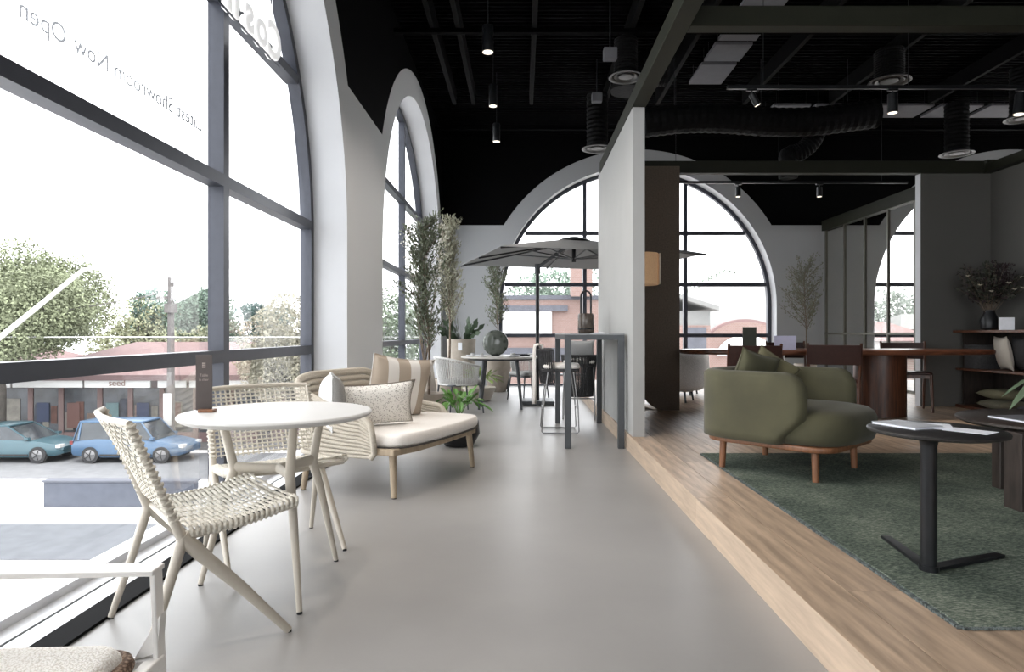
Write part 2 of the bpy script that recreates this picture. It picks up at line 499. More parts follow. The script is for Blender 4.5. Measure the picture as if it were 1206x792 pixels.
window('window_7_added', 9.4, FR, FS, XO+.27, XO+.37, ml, (8.37, 10.43), FH)  # added unseen window, lets light into the room beyond the glass partition
window('window_6', 1.6, FR, FS, YB-.27, YB-.37, mf, (.57, 2.63), FH)
window('window_5', FC[1], FR, FS, YF+.27, YF+.37, mf, (FC[1]-1.03, FC[1]+1.03), FH)
M_sill = mat('pale_sill_metal', (.55,.56,.58), .35, .2, ns=8, na=.03)
n_t = 2
M_chan = mat('black_floor_channel', (.004,.004,.0045), .8, ns=8, na=.1, spec=.1)
for c in LC:
    struct(MB().box(-1.685, XL-.002, c-LR, c+LR, 0, .012).build('trim_%d' % n_t, M_chan)); n_t += 1
    s_ = struct(MB().box(-1.775, -1.685, c-LR, c+LR, 0, .014).box(-1.87, -1.79, c-LR, c+LR, 0, .014).build('trim_%d' % n_t, M_sill)); n_t += 1
    MB().box(-1.79, -1.775, c-LR, c+LR, 0, .008).build('sill_groove', M_blackm, s_)

# platform base and planks
plat = struct(MB().box(1.0, XO, YB, YF, 0, PZ-.02).box(1.0, 1.01, YB, YF, 0.0, PZ-.018).build('floor_platform', M_oakl))
rs = []
y = -1.2
while y < YF-.01:
    l = min(2.4, YF-y)
    MB().box(.985, 1.0, y+.001, y+l-.001, 0, PZ-.001).build('riser_board', M_oakl, plat, bev=.001); y += l
pw = .192; meshes = {}
def plank_mesh(l):
    k = round(l, 3)
    if k not in meshes:
        meshes[k] = MB().box(.0018, pw-.0018, .001, k-.001, -.02, 0).mesh('plank'); meshes[k].materials.append(M_oak)
    return meshes[k]
nP = 0
for i in range(64):
    x = .985+i*pw
    if x > 9: break
    y0 = -1.0 if i < 12 else 2.2
    off = [0, 1.3, .6, 1.9][i % 4]
    y = y0 - off*.0
    first = 2.3-off if off else 2.3
    seq = []
    if x < 6.0: end = YF
    else: end = YF
    if x > XR+.1: y = 8.2
    while y < end-.02:
        l = first if not seq else 2.3
        l = max(.4, min(l, end-y)); seq.append(l)
        if nP < 296:
            o = bpy.data.objects.new('plank', plank_mesh(l)); COL.objects.link(o); o.parent = plat; o.location = (x, y, PZ); nP += 1
        y += l

# ---------------------------------------------------------------- olive pergola beams
def beam(label, *b, parts=()):
    t = thing('pergola_beam', label, 'beam', ((b[0]+b[1])/2, (b[2]+b[3])/2, b[4]))
    cx, cy, cz = t.location
    x0,x1,y0,y1,z0,z1 = b[0]-cx,b[1]-cx,b[2]-cy,b[3]-cy,b[4]-cz,b[5]-cz
    MB().box(x0,x1,y0,y1,z0,z1).build('beam_body', M_beam, t, bev=.004)
    return t
beam('olive green steel beam running along the top of the white dividing wall', .995, 1.12, -3, 8.1, 3.125, 3.26)
beam('olive green steel cross beam overhead, nearest of the cross beams', 1.12, 5.88, 4.22, 4.32, 3.125, 3.26)
beam('dark olive cross beam above the far opening beside the brown curtain panel', 1.12, 5.88, 8.085, 8.2, 3.125, 3.28)
beam('dark beam along the top of the right grey wall', 5.88, 6.02, -3, 8.1, 3.125, 3.24)

# ---------------------------------------------------------------- ceiling services
t = thing('roof_deck', 'black corrugated roof deck with rows of purlins under the ceiling', 'roof deck', (0,0,HC))
b = MB()
for k in range(150):
    yy = -1+k*.092; b.box(XL+.02, XO-.3, yy, yy+.03, -.03, -.001)
b.build('deck_rib', mat('dark_roof_foil', (.0022,.0022,.0027), .85, 0, ns=8, na=.5, bump=.4, spec=.04), t, kind='stuff')
for k, x in enumerate((-1.08, -.77, .16, 1.35, 2.2, 3.6, 5.0, 6.6)):
    MB().box(x-.03, x+.03, -2, 10.3, -.26, -.03).build('purlin', mat('purlin_steel', (.0035,.0035,.0038), .8, 0, ns=5, na=.1, spec=.08), t)
for yy in (7.72, 11.4):
    MB().box(XL+.02, XO-.3, yy, yy+.06, -.31, -.26).build('joist', M_black, t)

tiles = [(2.48, 2.96, 8.75, 9.44), (2.48, 2.96, 8.14, 8.65), (2.48, 2.96, 7.52, 8.04), (2.48,2.96,6.9,7.4), (2.48,2.96,6.3,6.8),
         (4.1,4.7,10.32,10.9),(4.78,5.3,10.32,10.9),(5.38,6.7,10.32,10.9),(6.82,7.5,10.32,10.9),(7.62,8.3,10.32,10.9)]
names = ['farthest of the overhead row beside the long beam','second from far in the overhead row beside the long beam',
 'third from far in the overhead row beside the long beam','fourth from far in the overhead row beside the long beam','nearest of the overhead row beside the long beam',
 'leftmost tile of the strip across the far ceiling','second tile from left of the strip across the far ceiling','longest tile of the strip across the far ceiling',
 'tile right of the longest in the far ceiling strip','rightmost tile of the strip across the far ceiling']
for (a,c,d,e), nm in zip(tiles, names):
    t = thing('acoustic_tile', 'pale grey acoustic panel, '+nm, 'ceiling panel', ((a+c)/2,(d+e)/2,4.78), group='pale acoustic panels')
    w, l = (c-a)/2, (e-d)/2
    MB().box(-w,w,-l,l,0,.04).build('panel_face', M_tile, t, bev=.004)
    for sx in (-1,1):
        for sy in (-1,1): MB().cyl((sx*w*.8,sy*l*.8,.04),(sx*w*.8,sy*l*.8,.27),.004,n=5).build('hanger_wire', M_blackm, t)

def diffuser(x, y, z, r, label):
    t = thing('round_diffuser', label, 'air vent', (x,y,z), group='round air diffusers')
    MB().lathe([(r*.80,.03),(r*.97,.012),(r,0),(r*.93,-.004),(r*.80,.012),(r*.78,.03)], n=32).build('outer_ring', M_diff, t, smooth=True)
    MB().lathe([(r*.56,.05),(r*.70,.01),(r*.66,.004),(r*.5,.03)], n=32).build('middle_cone', M_diff, t, smooth=True)
    MB().lathe([(.004,.035),(r*.40,.02),(r*.42,.008),(r*.3,.0),(.004,.004)], n=32).build('centre_cone', M_diff, t, smooth=True)
    prof = []
    L = HC-.30-z
    for k in range(25):
        prof.append((r*(.66+.045*(k%2)), .05+L*k/24))
    MB().lathe([(r*.8,.03)]+prof, n=24).build('flexible_duct', M_duct, t, smooth=False)
diffuser(1.32, 8.05, 4.32, .215, 'round ceiling diffuser half hidden by the long olive beam')
diffuser(4.83, 8.36, 4.385, .26, 'round ceiling diffuser above the large track spotlight, centre right')
diffuser(7.04, 10.3, 3.985, .25, 'round ceiling diffuser beyond the right wall, above the bouquet')
diffuser(1.18, 9.9, 3.95, .24, 'round ceiling diffuser above the far arch left of the divider')
diffuser(7.0, 8.9, 4.08, .22, 'round ceiling diffuser at the right edge of the photograph')

t = thing('air_duct', 'thick black flexible air duct running crosswise below the ceiling', 'duct', (3.0,8.9,4.0))
pts = []; rr = []
for k in range(60):
    x = -1.3+k*.055; pts.append((x, .0, .02+.10*(k/59)+.05*sin(k*.12))); rr.append(.19+.012*(k%2))
MB().tube(pts, rr, 18).build('duct_body', M_duct, t)
for k in (8, 30, 52): MB().cyl((pts[k][0],0,.2),(pts[k][0],0,.92),.006,n=5).build('hanger_strap', M_blackm, t)
t = thing('air_duct', 'short black crinkled duct elbow dropping from the crosswise duct', 'duct', (4.1,9.3,3.7))
pts = []; rr = []
for k in range(30):
    a = k/29*pi/2; pts.append((.45*sin(a)-.2, 0, -.0+.55*(1-cos(a)))); rr.append(.125+.012*(k%2))
MB().tube([(-.2,0,-.35+.35*k/8) for k in range(8)]+pts, [.125+.012*(k%2) for k in range(8)]+rr, 16).build('duct_body', M_duct, t)
t = thing('air_duct', 'wide black duct curving down above the top of the divider', 'duct', (1.45,8.6,4.35))
pts = [(.0+.5*(1-cos(a)), 0, .35*sin(a)) for a in [k/25*pi/2 for k in range(26)]]
MB().tube(pts, [.25+.014*(k%2) for k in range(26)], 18).build('duct_body', M_duct, t)

for (x,y,z,lab) in ((.92,6.6,3.98,'small white ceiling sensor box on a rod, above the pendant spots'),(1.02,8.6,4.27,'white box speaker hanging just left of the olive beam')):
    t = thing('ceiling_sensor', lab, 'sensor', (x,y,z))
    MB().box(-.07,.07,-.05,.05,-.06,.06).build('housing', M_tile, t, bev=.01)
    MB().cyl((0,0,.06),(0,0,HC-z-.26),.008,n=6).build('rod', M_blackm, t)

M_lens = mat('spot_lens', (.5,.48,.42), .4, emit=(1,.88,.7), es=.35, ns=5, na=.02)
def spot_light(p, d, energy, size, parent, col=(1,.91,.82)):
    l = bpy.data.lights.new('spot_lamp', 'SPOT'); l.energy = energy; l.color = col
    l.spot_size = radians(size); l.spot_blend = .7; l.shadow_soft_size = .05
    o = bpy.data.objects.new('spot_lamp', l); COL.objects.link(o); o.parent = parent; o.location = p
    o.rotation_euler = Vector(d).to_track_quat('-Z', 'Y').to_euler()
def pendant(x,y,z,r,lab,pw=16):
    t = thing('pendant_spotlight', lab, 'lamp', (x,y,z), group='black cylinder pendants')
    MB().lathe([(r*.97,0),(r,.01),(r,.26),(r*.9,.27)], n=20).build('housing', M_blackm, t, smooth=True)
    MB().lathe([(r*.2,-.004),(r*.93,-.004),(r*.93,.006),(r*.2,.006)], n=20).build('lens', M_lens, t, smooth=True)
    MB().cyl((0,0,.27),(0,0,HC-z-.03),.006,n=6).build('suspension_cable', M_blackm, t)
    spot_light((0,0,-.012), (0,0,-1), pw, 120, t)
pendant(-.345,6.57,3.99,.058,'black cylinder pendant spotlight, nearest and topmost of the three')
pendant(-.36,8.1,3.98,.052,'black cylinder pendant spotlight, middle one of the three')
pendant(-.375,9.6,3.98,.055,'black cylinder pendant spotlight, farthest and lowest of the three')
for yy, lb in ((5.0,'added unseen black pendant spotlight above the sofa'),(3.4,'added unseen black pendant spotlight above the cream table'),(1.8,'added unseen black pendant spotlight above the viewer')):
    pendant(-.34,yy,3.99,.058,lb,26)  # unseen pendants added to brighten the left pier and the room's front

def track(x0,x1,y,z,lab,spots):
    t = thing('lighting_track', lab, 'lighting track', ((x0+x1)/2,y,z))
    h = (x1-x0)/2
    MB().box(-h,h,-.018,.018,0,.035).build('rail', M_blackm, t)
    for q in (-.8,0,.8): MB().cyl((h*q,0,.03),(h*q,0,HC-z-.04),.004,n=5).build('hanger_wire', M_blackm, t)
    for (x,tilt,lb,sc) in spots:
        s = thing('track_spotlight', lb, 'lamp', (x,y,z), group='black track spotlights')
        MB().box(-.05,.05,-.016,.016,-.02,-.001).build('adapter', M_blackm, s)
        p0 = Vector((0,0,-.05)); p1 = p0+Vector((sin(tilt),0,-cos(tilt)))*.16*sc
        MB().cyl((0,0,-.02),p0,.008,n=6).build('stem', M_blackm, s)
        MB().cyl(p0,p1,.04*sc,.042*sc,n=18).build('housing', M_blackm, s, smooth=True)
        d = (p1-p0).normalized()
        MB().cyl(p1-d*.004,p1+d*.003,.036*sc,n=18).build('lens', M_lens, s)
        spot_light(p1+d*.012, d, 14, 70, s)
track(2.1,5.8,6.5,3.58,'long black lighting track in front of the crosswise duct',
      [(2.35,.5,'small tilted track spotlight left on the long front track',.8),(3.79,0,'straight down track spotlight, middle of the front track',1.2),(5.1,-.1,'large track spotlight at the right picture edge',1.3)])
track(1.9,5.7,9.4,3.30,'thin black track inside the far opening',
      [(3.2,0,'dark track spotlight in front of the far arch rim',.9),(4.4,0,'pale edged track spotlight inside the far opening',.9)])

#PART2
# ================================================================ furniture, outdoor aisle
def weave(fn, nu, nv, w, th, amp, steps=3, only=None):
    """two families of flat strands over a surface fn(u,v)->(point, normal), u,v in 0..1"""
    b = MB()
    for fam, (na, nb) in enumerate(((nu, nv), (nv, nu))):
        if only is not None and fam != only: continue
        for i in range(na):
            a = (i+.5)/na; m = nb*steps; L = []
            for k in range(m+1):
                q = k/m
                u, v = (a, q) if fam == 0 else (q, a)
                p, n = fn(u, v)
                ph = pi*(q*nb-.5+i) + (0 if fam == 0 else pi)
                L.append((Vector(p)+Vector(n)*amp*cos(ph), Vector(n)))
            v_ = []; f = []
            for k,(p,n) in enumerate(L):
                t = (L[min(k+1,m)][0]-L[max(k-1,0)][0]).normalized(); s_ = t.cross(n).normalized()*w/2; nn = n*th/2
                v_ += [p-s_-nn*.3, p-s_*.5+nn, p+s_*.5+nn, p+s_-nn*.3, p-nn]
            for k in range(m):
                for j in range(5):
                    l = (j+1)%5; f.append((k*5+j, k*5+l, k*5+5+l, k*5+5+j))
            b.add(v_, f)
    return b

def cafe_chair(label, loc, rz, W=.27):
    t = thing('woven_dining_chair', label, 'chair', loc, rz, 'sand framed woven chairs at the cream table')
    RF, ND, BT, FF, SF = (-.235,.006), (-.105,.405), (-.262,.80), (.235,.006), (.27,.452)
    for s in (-1, 1):
        y = s*W
        MB().tube([(FF[0],y*1.02,FF[1]),(.07,y,.205),(-.06,y*.99,.35),(ND[0]-.01,y*.98,ND[1]+.01)], [.0115,.016,.0195,.019], 10, flat=1.25).build('front_leg', M_sand, t, smooth=70)
        MB().tube([(RF[0],y*1.02,RF[1]),(-.17,y,.21),(ND[0]-.005,y*.98,ND[1]+.01)], [.0115,.015,.019], 10).build('rear_leg', M_sand, t, smooth=70)
        b = MB().tube([(ND[0]-.003,y*.98,ND[1]-.01),(-.15,y*.97,.50),(-.205,y*.97,.65),(BT[0],y*.96,BT[1])], [.019,.014,.012,.011], 10)
        b.build('back_upright', M_sand, t, smooth=70)
        MB().tube([(ND[0],y*.96,ND[1]+.01),(.05,y*.95,.425),(SF[0],y*.93,SF[1])], [.017,.013,.011], 10).build('seat_rail', M_sand, t, smooth=70)
        for px in (FF, RF):
            MB().cyl((px[0],y*1.02,0),(px[0],y*1.02,.008),.011,.010,10).build('foot_glide', M_blackm, t)
    MB().tube([(SF[0],-W*.93,SF[1]),(SF[0]+.004,0,SF[1]-.012),(SF[0],W*.93,SF[1])], .011, 8).build('front_rail', M_sand, t, smooth=True)
    MB().tube([(ND[0],-W*.96,ND[1]+.01),(ND[0],W*.96,ND[1]+.01)], .010, 8).build('rear_rail', M_sand, t, smooth=True)
    MB().tube([(BT[0],-W*.96,BT[1]),(BT[0]-.035,-W*.5,BT[1]+.003),(BT[0]-.045,0,BT[1]+.003),(BT[0]-.035,W*.5,BT[1]+.003),(BT[0],W*.96,BT[1])], .011, 8).build('top_rail', M_sand, t, smooth=True)
    def seat(u, v):
        x = ND[0]+.01+(SF[0]-ND[0]-.005)*u; y = (v-.5)*2*W*.96
        z = ND[1]+.028+(SF[1]-ND[1])*u - .022*sin(pi*u)*(1-(2*v-1)**2*.3) + .006*(2*v-1)**2
        return (x,y,z), Vector((-.1,0,1)).normalized()
    b = weave(seat, 21, 7, .0145, .005, .0013)
    # strand ends wrap the side rails
    for i in range(21):
        u = (i+.5)/21
        for s in (0,1):
            p = Vector(seat(u, s)[0]); sy = 1 if s else -1
            b.tube([p+Vector((0,-sy*.012,.002)),p+Vector((0,sy*.012,-.002)),p+Vector((0,sy*.013,-.022)),p+Vector((0,-sy*.008,-.034))], .0066, 6)
    b.build('seat_weave', M_rope, t, smooth=60, kind='stuff')
    def back(u, v):
        z = .465+(.80-.465)*v
        x = ND[0]+(BT[0]-ND[0])*((z-ND[1])/(BT[1]-ND[1])) - .045*(1-(2*u-1)**2)*v - .004
        return (x, (u-.5)*2*W*.96, z), Vector((1,0,.35)).normalized()
    b = weave(back, 20, 17, .0085, .004, .0022)
    for i in range(17):
        v = (i+.5)/17
        for s in (0,1):
            p = Vector(back(s, v)[0]); sy = 1 if s else -1
            b.tube([p+Vector((.014,-sy*.006,.004)),p+Vector((.010,sy*.014,.003)),p+Vector((-.010,sy*.014,-.003)),p+Vector((-.014,-sy*.006,-.004))], .0058, 6)
    b.build('back_weave', M_rope, t, smooth=60, kind='stuff')
    return t
cafe_chair('woven rope chair with sand metal legs, turned side-on in front of the window', (-1.204,2.37,0), radians(41))
cafe_chair('woven rope chair behind the round cream table, its open grid back toward the window', (-1.24,3.20,0), radians(-52), .265)

# cream cafe table
t = thing('cafe_table', 'round cream topped table on three splayed sand metal legs', 'table', (-1.045,2.74,0))
R = .392
MB().lathe([(.02,.722),(R-.03,.722),(R-.006,.732),(R,.742),(R-.004,.749),(R-.012,.751),(.01,.751)], n=96).build('tabletop', M_wtop, t, smooth=True)
for i, a in enumerate((pi, radians(-56), radians(61))):
    d = Vector((cos(a), sin(a), 0)); nd = d*.19+Vector((0,0,.50))
    MB().tube([d*.245+Vector((0,0,.722)), d*.215+Vector((0,0,.60)), nd, d*.235+Vector((0,0,.38)), d*.335+Vector((0,0,.008))], [.0175,.0185,.021,.018,.0115], 12).build('leg', M_sand, t, smooth=True)
    MB().tube([nd+Vector((0,0,.01)), d*.10+Vector((0,0,.507)), Vector((0,0,.505))], [.019,.016,.016], 10, flat=1.3).build('stretcher', M_sand, t, smooth=True)
    MB().cyl(d*.335, d*.335+Vector((0,0,.009)), .011, n=10).build('foot_glide', M_blackm, t)
# table sign
t = thing('table_sign', 'dark brown upright card sign in a wooden foot on the cream table', 'sign', (-1.345,2.70,.751), radians(2))
M_brown = mat('brown_board', (.045,.032,.028), .5, ns=20, na=.08)
MB().box(-.034,.034,-.002,.002,.008,.243).build('card', M_brown, t)
MB().box(-.018,.045,-.022,.02,0,.014).build('sign_foot', M_legwood, t, bev=.003)
M_print = mat('pale_print', (.30,.25,.22), .6, ns=20, na=.02)
for bd, z, sz in (('Table', .152, .016), ('& chair', .134, .014)):
    o = text_mesh('printed_line', bd, sz, .0002, M_print, t, align='CENTER'); o.location = (0,-.0026,z); o.rotation_euler = (pi/2,0,0)
b = MB()
for i in range(2):
    for j in range(3): b.box(-.007+i*.008,-.001+i*.008,-.0027,-.0022,.188+j*.008,.194+j*.008)
b.build('printed_emblem', M_print, t)

# lounge chair, bottom left
t = thing('lounge_armchair', 'white metal framed lounge chair at the bottom left corner', 'armchair', (-1.08,1.02,0), radians(3))
M_wm = mat('white_metal', (.86,.84,.81), .45, ns=10, na=.02)
for s in (-1,1):
    y = s*.30
    b = MB().box(-.42,.335,y-.026,y+.026,.583,.595).build('armrest', M_wm, t, bev=.003)
    MB().bar((.329,y,.588),(.352,y,.004),.034,.011,up=(1,0,0)).build('front_leg', M_wm, t, bev=.003)
    MB().bar((-.40,y,.588),(-.33,y,.004),.034,.011,up=(1,0,0)).build('rear_leg', M_wm, t, bev=.003)
    MB().bar((-.37,y*.98,.335),(.345,y*.98,.395),.028,.03).build('side_rail', M_wm, t, bev=.005)
    MB().add([(.338,y-.013,.42),(.338,y+.013,.42),(.29,y-.013,.405),(.29,y+.013,.405),(.345,y-.013,.50),(.345,y+.013,.50)],[(0,1,3,2),(0,4,5,1),(2,3,5,4),(0,2,4),(1,5,3)]).build('corner_gusset', M_wm, t)
MB().bar((.33,-.29,.395),(.33,.29,.395),.028,.03,up=(0,0,1)).build('front_rail', M_wm, t, bev=.004)
MB().bar((-.36,-.29,.34),(-.36,.29,.34),.028,.03).build('rear_rail', M_wm, t, bev=.004)
o_ = rrect(-.36,.30,-.27,.27,.05)
MB().slab(o_, .385, .455, .03).build('seat_cushion', voronoi_mat('basket_weave_cloth', (.92,.90,.86), (.72,.68,.62), 230, th=.48), t, smooth=60)
b = MB(); pts = [(x, y, .418) for x, y in rrect(-.365,.305,-.275,.275,.055)]
b.tube(pts, .016, 8, closed=True); b.build('cushion_border', voronoi_mat('brown_rope_edge', (.30,.21,.15), (.10,.06,.04), 120), t, smooth=True)
MB().pillow(.56,.5,.12,Matrix.Translation((-.36,0,.68)) @ Matrix.Rotation(radians(90),4,'Z') @ Matrix.Rotation(radians(-15),4,'X')).build('back_cushion', M_linen, t, smooth=True)

# rope sofa: local x along its length (away from camera), y toward its back
Lx = Vector((.37,.93,0)).normalized(); sang = atan2(Lx.y, Lx.x)
SO = Vector((-.93,4.10,0))
t = thing('rope_sofa', 'taupe rope woven outdoor sofa with weathered wood legs and cream seat cushion', 'sofa', SO, sang)
SLn, SD = 1.29, .74
def upath(off, n=10):
    """plan curve of the shell: near arm front -> back -> far arm front"""
    r = .20
    P = [(off, y) for y in [.06+(SD-r-.06)*k/6 for k in range(7)]]
    P += [(r+off*0+ (off-0)*0 + (r-off)*-1*cos(a)+0, SD-r+(r-off)*sin(a)) for a in [pi/2*k/n for k in range(1,n+1)]]
    P2 = [(SLn-x, max(y, .20+y*.3)) for x, y in reversed(P)]
    m = 14
    x0 = P[-1][0]; x1 = P2[0][0]; yb = P[-1][1]
    mid = [(x0+(x1-x0)*k/m, yb) for k in range(1,m)]
    return P+mid+P2
base = upath(0.03)
cum = [0]
for a, c in zip(base, base[1:]): cum.append(cum[-1]+sqrt((a[0]-c[0])**2+(a[1]-c[1])**2))
TOT = cum[-1]
def ztop(s):
    e = min(s, TOT-s)   # distance from arm end
    dz = 0 if s < TOT/2 else -.08
    if e < .10: return .49+dz+.06*sqrt(max(0, 1-((.10-e)/.10)**2))
    if e < .85: q = (e-.10)/.75; return .55+dz+(.23-dz)*(3*q*q-2*q**3)
    return .78
b = MB(); NR = 12
for i in range(NR):
    q = i/(NR-1)
    pts = []; rl = [max(.009,(ztop(s)-.275)/(NR-1)*.50) for s in cum]
    for (x,y), s in zip(base, cum):
        z = .275+(ztop(s)-.275)*q
        fl = .035*q
        cx_, cy_ = SLn/2, .25
        dx, dy = x-cx_, y-cy_; dl = sqrt(dx*dx+dy*dy); pts.append((x+dx/dl*fl, y+dy/dl*fl, z))
    b.tube(pts, rl, 8)
b.build('rope_shell', M_srope, t, smooth=70, kind='stuff')
b = MB(); pts = []
for (x,y), s in zip(base, cum):
    dx, dy = x-SLn/2, y-.25; dl = sqrt(dx*dx+dy*dy); pts.append((x+dx/dl*.037, y+dy/dl*.037, ztop(s)+.012))
ea = pts[0]; eb = pts[-1]
loop = [(.03,.07,.27),(.03,.04,.30),(ea[0],ea[1]-.02,.42)]+pts+[(eb[0],eb[1]-.02,.42),(SLn-.03,.17,.30),(SLn-.03,.20,.27)]
b.tube(loop, .021, 10); b.build('top_rim', M_srope, t, smooth=True)
MB().slab([(.04,-.10),(.25,-.15),(SLn*.5,-.17),(SLn-.16,-.16),(SLn-.06,-.08),(SLn-.05,.10),(SLn-.05,.66),(SLn-.2,.70),(.2,.70),(.05,.62),(.03,.2)], .29, .335).build('seat_frame', M_teak, t, bev=.008)
co = [(.06,-.08),(.16,-.15),(.45,-.19),(SLn*.6,-.20),(SLn-.2,-.185),(SLn-.07,-.14),(SLn-.025,-.04),(SLn-.03,.12),(SLn-.06,.60),(SLn-.18,.67),(.20,.67),(.07,.60),(.05,.1)]
def smooth_poly(P, it=2):
    for _ in range(it):
        Q = []
        for a, c in zip(P, P[1:]+P[:1]):
            Q.append((a[0]*.75+c[0]*.25, a[1]*.75+c[1]*.25)); Q.append((a[0]*.25+c[0]*.75, a[1]*.25+c[1]*.75))
        P = Q
    return P
MB().slab(smooth_poly(co), .335, .425, .04).build('seat_cushion', M_linen, t, smooth=60)
pts = [(x,y,.338) for x,y in smooth_poly(co)]
MB().tube(pts, .007, 6, closed=True).build('dark_piping', mat('dark_piping_cloth', (.05,.045,.04), .9, ns=50, na=.1), t, smooth=True)
for (x,y,dx,dy) in ((.12,-.04,-.015,-.02),(SLn-.13,-.08,.03,-.02),(.10,.62,-.02,.04),(SLn-.12,.60,.02,.04)):
    MB().tube([(x,y,.30),(x+dx,y+dy,.006)], [.026,.019], 12).build('leg', M_teak, t, smooth=True)
    MB().cyl((x+dx,y+dy,0),(x+dx,y+dy,.008),.017,n=10).build('foot_glide', M_blackm, t)

def cushion(name, lab, w, h, th, pos, yaw, lean, roll, m, group=None, piping=None, bevm=None, n=16, pinch=.10):
    t = thing(name, lab, 'cushion', pos, yaw, group)
    mt = Matrix.Translation((0,0,h/2*cos(lean)*1.0)) @ Matrix.Rotation(-lean,4,'X') @ Matrix.Rotation(roll,4,'Y')
    o = MB().pillow(w,h,th,mt,n=n,pinch=pinch).build('cover', m, t, smooth=180)
    pts = []
    def edge(u,q): return (w/2*u*(1-pinch*(1-q*q)*u*u), 0, h/2*q*(1-pinch*(1-u*u)*q*q))
    for k in range(24): pts.append(edge(-1+2*k/24,-1))
    for k in range(24): pts.append(edge(1,-1+2*k/24))
    for k in range(24): pts.append(edge(1-2*k/24,1))
    for k in range(24): pts.append(edge(-1,1-2*k/24))
    pts = [mt @ Vector(p) for p in pts]
    MB().tube(pts, .004, 6, closed=True).build('seam_piping', piping or m, t, smooth=True)
    return t
def sloc(x, y, z): 
    v = Matrix.Rotation(sang,3,'Z') @ Vector((x,y,0)); return (SO.x+v.x, SO.y+v.y, z)
cyaw = sang-pi   # cushion faces -y local of the sofa
M_str = stripes('beige_white_stripes', 0, .195, .54, (.42,.35,.28), (.74,.71,.67))
M_pat = voronoi_mat('speckled_weave', (.22,.19,.16), (.80,.77,.72), 95, th=.16)
cushion('scatter_cushion', 'large beige and white vertically striped cushion on the rope sofa', .56,.50,.17, sloc(.84,.38,.425), sang+radians(-28), radians(-16), radians(7), M_str)
cushion('scatter_cushion', 'rectangular speckled grey and cream cushion lying in front of the striped one', .56,.34,.15, sloc(.36,.26,.425), sang+radians(-42), radians(-22), radians(-3), M_pat, piping=mat('cushion_piping_dark', (.16,.13,.10), .9, ns=50, na=.1))
t = cushion('scatter_cushion', 'two tone white and grey cushion seen edge-on at the left end of the sofa', .38,.38,.17, sloc(.14,.47,.425), radians(108), radians(0), radians(0), mat('white_cotton', (.82,.82,.82), .95, ns=120, na=.05, bump=.2))
MB().pillow(.385,.385,.17,Matrix.Translation((0,-.012,.19))).build('grey_side', M_greyf, t, smooth=180)

# ---------------------------------------------------------------- plants
def pot_round(t, r0, r1, h, m, soil=True):
    MB().lathe([(r0*.9,0),(r0,.01),(r1,h-.01),(r1,h),(r1-.02,h),(r1-.025,h-.05),(.01,h-.05)], n=36).build('pot', m, t, smooth=True)
    MB().lathe([(.01,h-.055),(r1-.028,h-.05),(r1-.04,h-.03),(.01,h-.025)], n=20).build('soil', mat('dark_soil', (.03,.022,.016), .95, ns=40, na=.4, bump=.8), t)
def olive_tree(t, z0, H, spread, nb, nl, leafm, trunk_r=.018, first=.35, ls=.05, seed=1, up=.8, lean=(0,0)):
    rnd = random.Random(seed); b = MB(); lf = MB()
    tp = [Vector((lean[0]*q+.02*sin(6*q), lean[1]*q+.02*cos(5*q), z0+(H-z0)*q*.9)) for q in [k/8 for k in range(9)]]
    b.tube(tp, [trunk_r*(1-.8*k/8) for k in range(9)], 7)
    for i in range(nb):
        q = first+(1-first)*(i/nb)**.9
        k = min(7, int(q*8)); p0 = tp[k].lerp(tp[k+1], q*8-k)
        a = rnd.uniform(0, 2*pi); ln = spread*rnd.uniform(.55,1.05)*(1-.45*max(0, (q-first)/(1-first)))
        d = Vector((cos(a), sin(a), up*rnd.uniform(.6,1.5))).normalized()
        pts = [p0]
        for s_ in range(5):
            d = (d+Vector((rnd.uniform(-.18,.18),rnd.uniform(-.18,.18),.10))).normalized(); pts.append(pts[-1]+d*ln/5*1.25)
        b.tube(pts, [.007*(1-.14*k) for k in range(6)], 5)
        for j in range(nl):
            w = rnd.uniform(.15,1); k2 = min(4,int(w*5)); p = pts[k2].lerp(pts[k2+1], w*5-k2)
            p = p+Vector((rnd.gauss(0,.028),rnd.gauss(0,.028),rnd.gauss(0,.03)))
            dd = (d+Vector((rnd.uniform(-1,1),rnd.uniform(-1,1),rnd.uniform(-.5,.9)))).normalized()
            lf.leaf(p, dd, ls*rnd.uniform(.7,1.3), ls*.32, up=(rnd.uniform(-1,1),rnd.uniform(-1,1),rnd.uniform(-1,1)))
    b.build('trunk', M_bark, t, smooth=True); lf.build('foliage', leafm, t, kind='stuff')
t = thing('olive_tree', 'tall dark leaved olive tree in front of the second arched window', 'tree', (-1.13,7.75,0))
pot_round(t, .17,.21,.36,M_pot); olive_tree(t,.3,2.65,.50,46,70,M_leaf,.02,.26,.062,3,.75,(-.06,.1))
t = thing('olive_tree', 'tall pale leaved olive tree behind the dark one, against the far wall', 'tree', (-1.12,9.7,0))
pot_round(t, .18,.22,.40,M_pot); olive_tree(t,.35,2.95,.45,50,64,mat('greyish_leaf', (.235,.235,.17), .7, ns=6, na=.25),.02,.36,.055,8,1.5,(0.05,0))
t = thing('blossom_branches', 'bunch of pale dry blossom branches beside the dark olive tree', 'plant', (-1.36,8.95,0))
MB().lathe([(.12,0),(.14,.02),(.17,.3),(.12,.62),(.10,.66),(.085,.66),(.10,.6),(.01,.58)], n=24).build('floor_vase', M_potw, t, smooth=True)
rnd = random.Random(5); b = MB(); lf = MB()
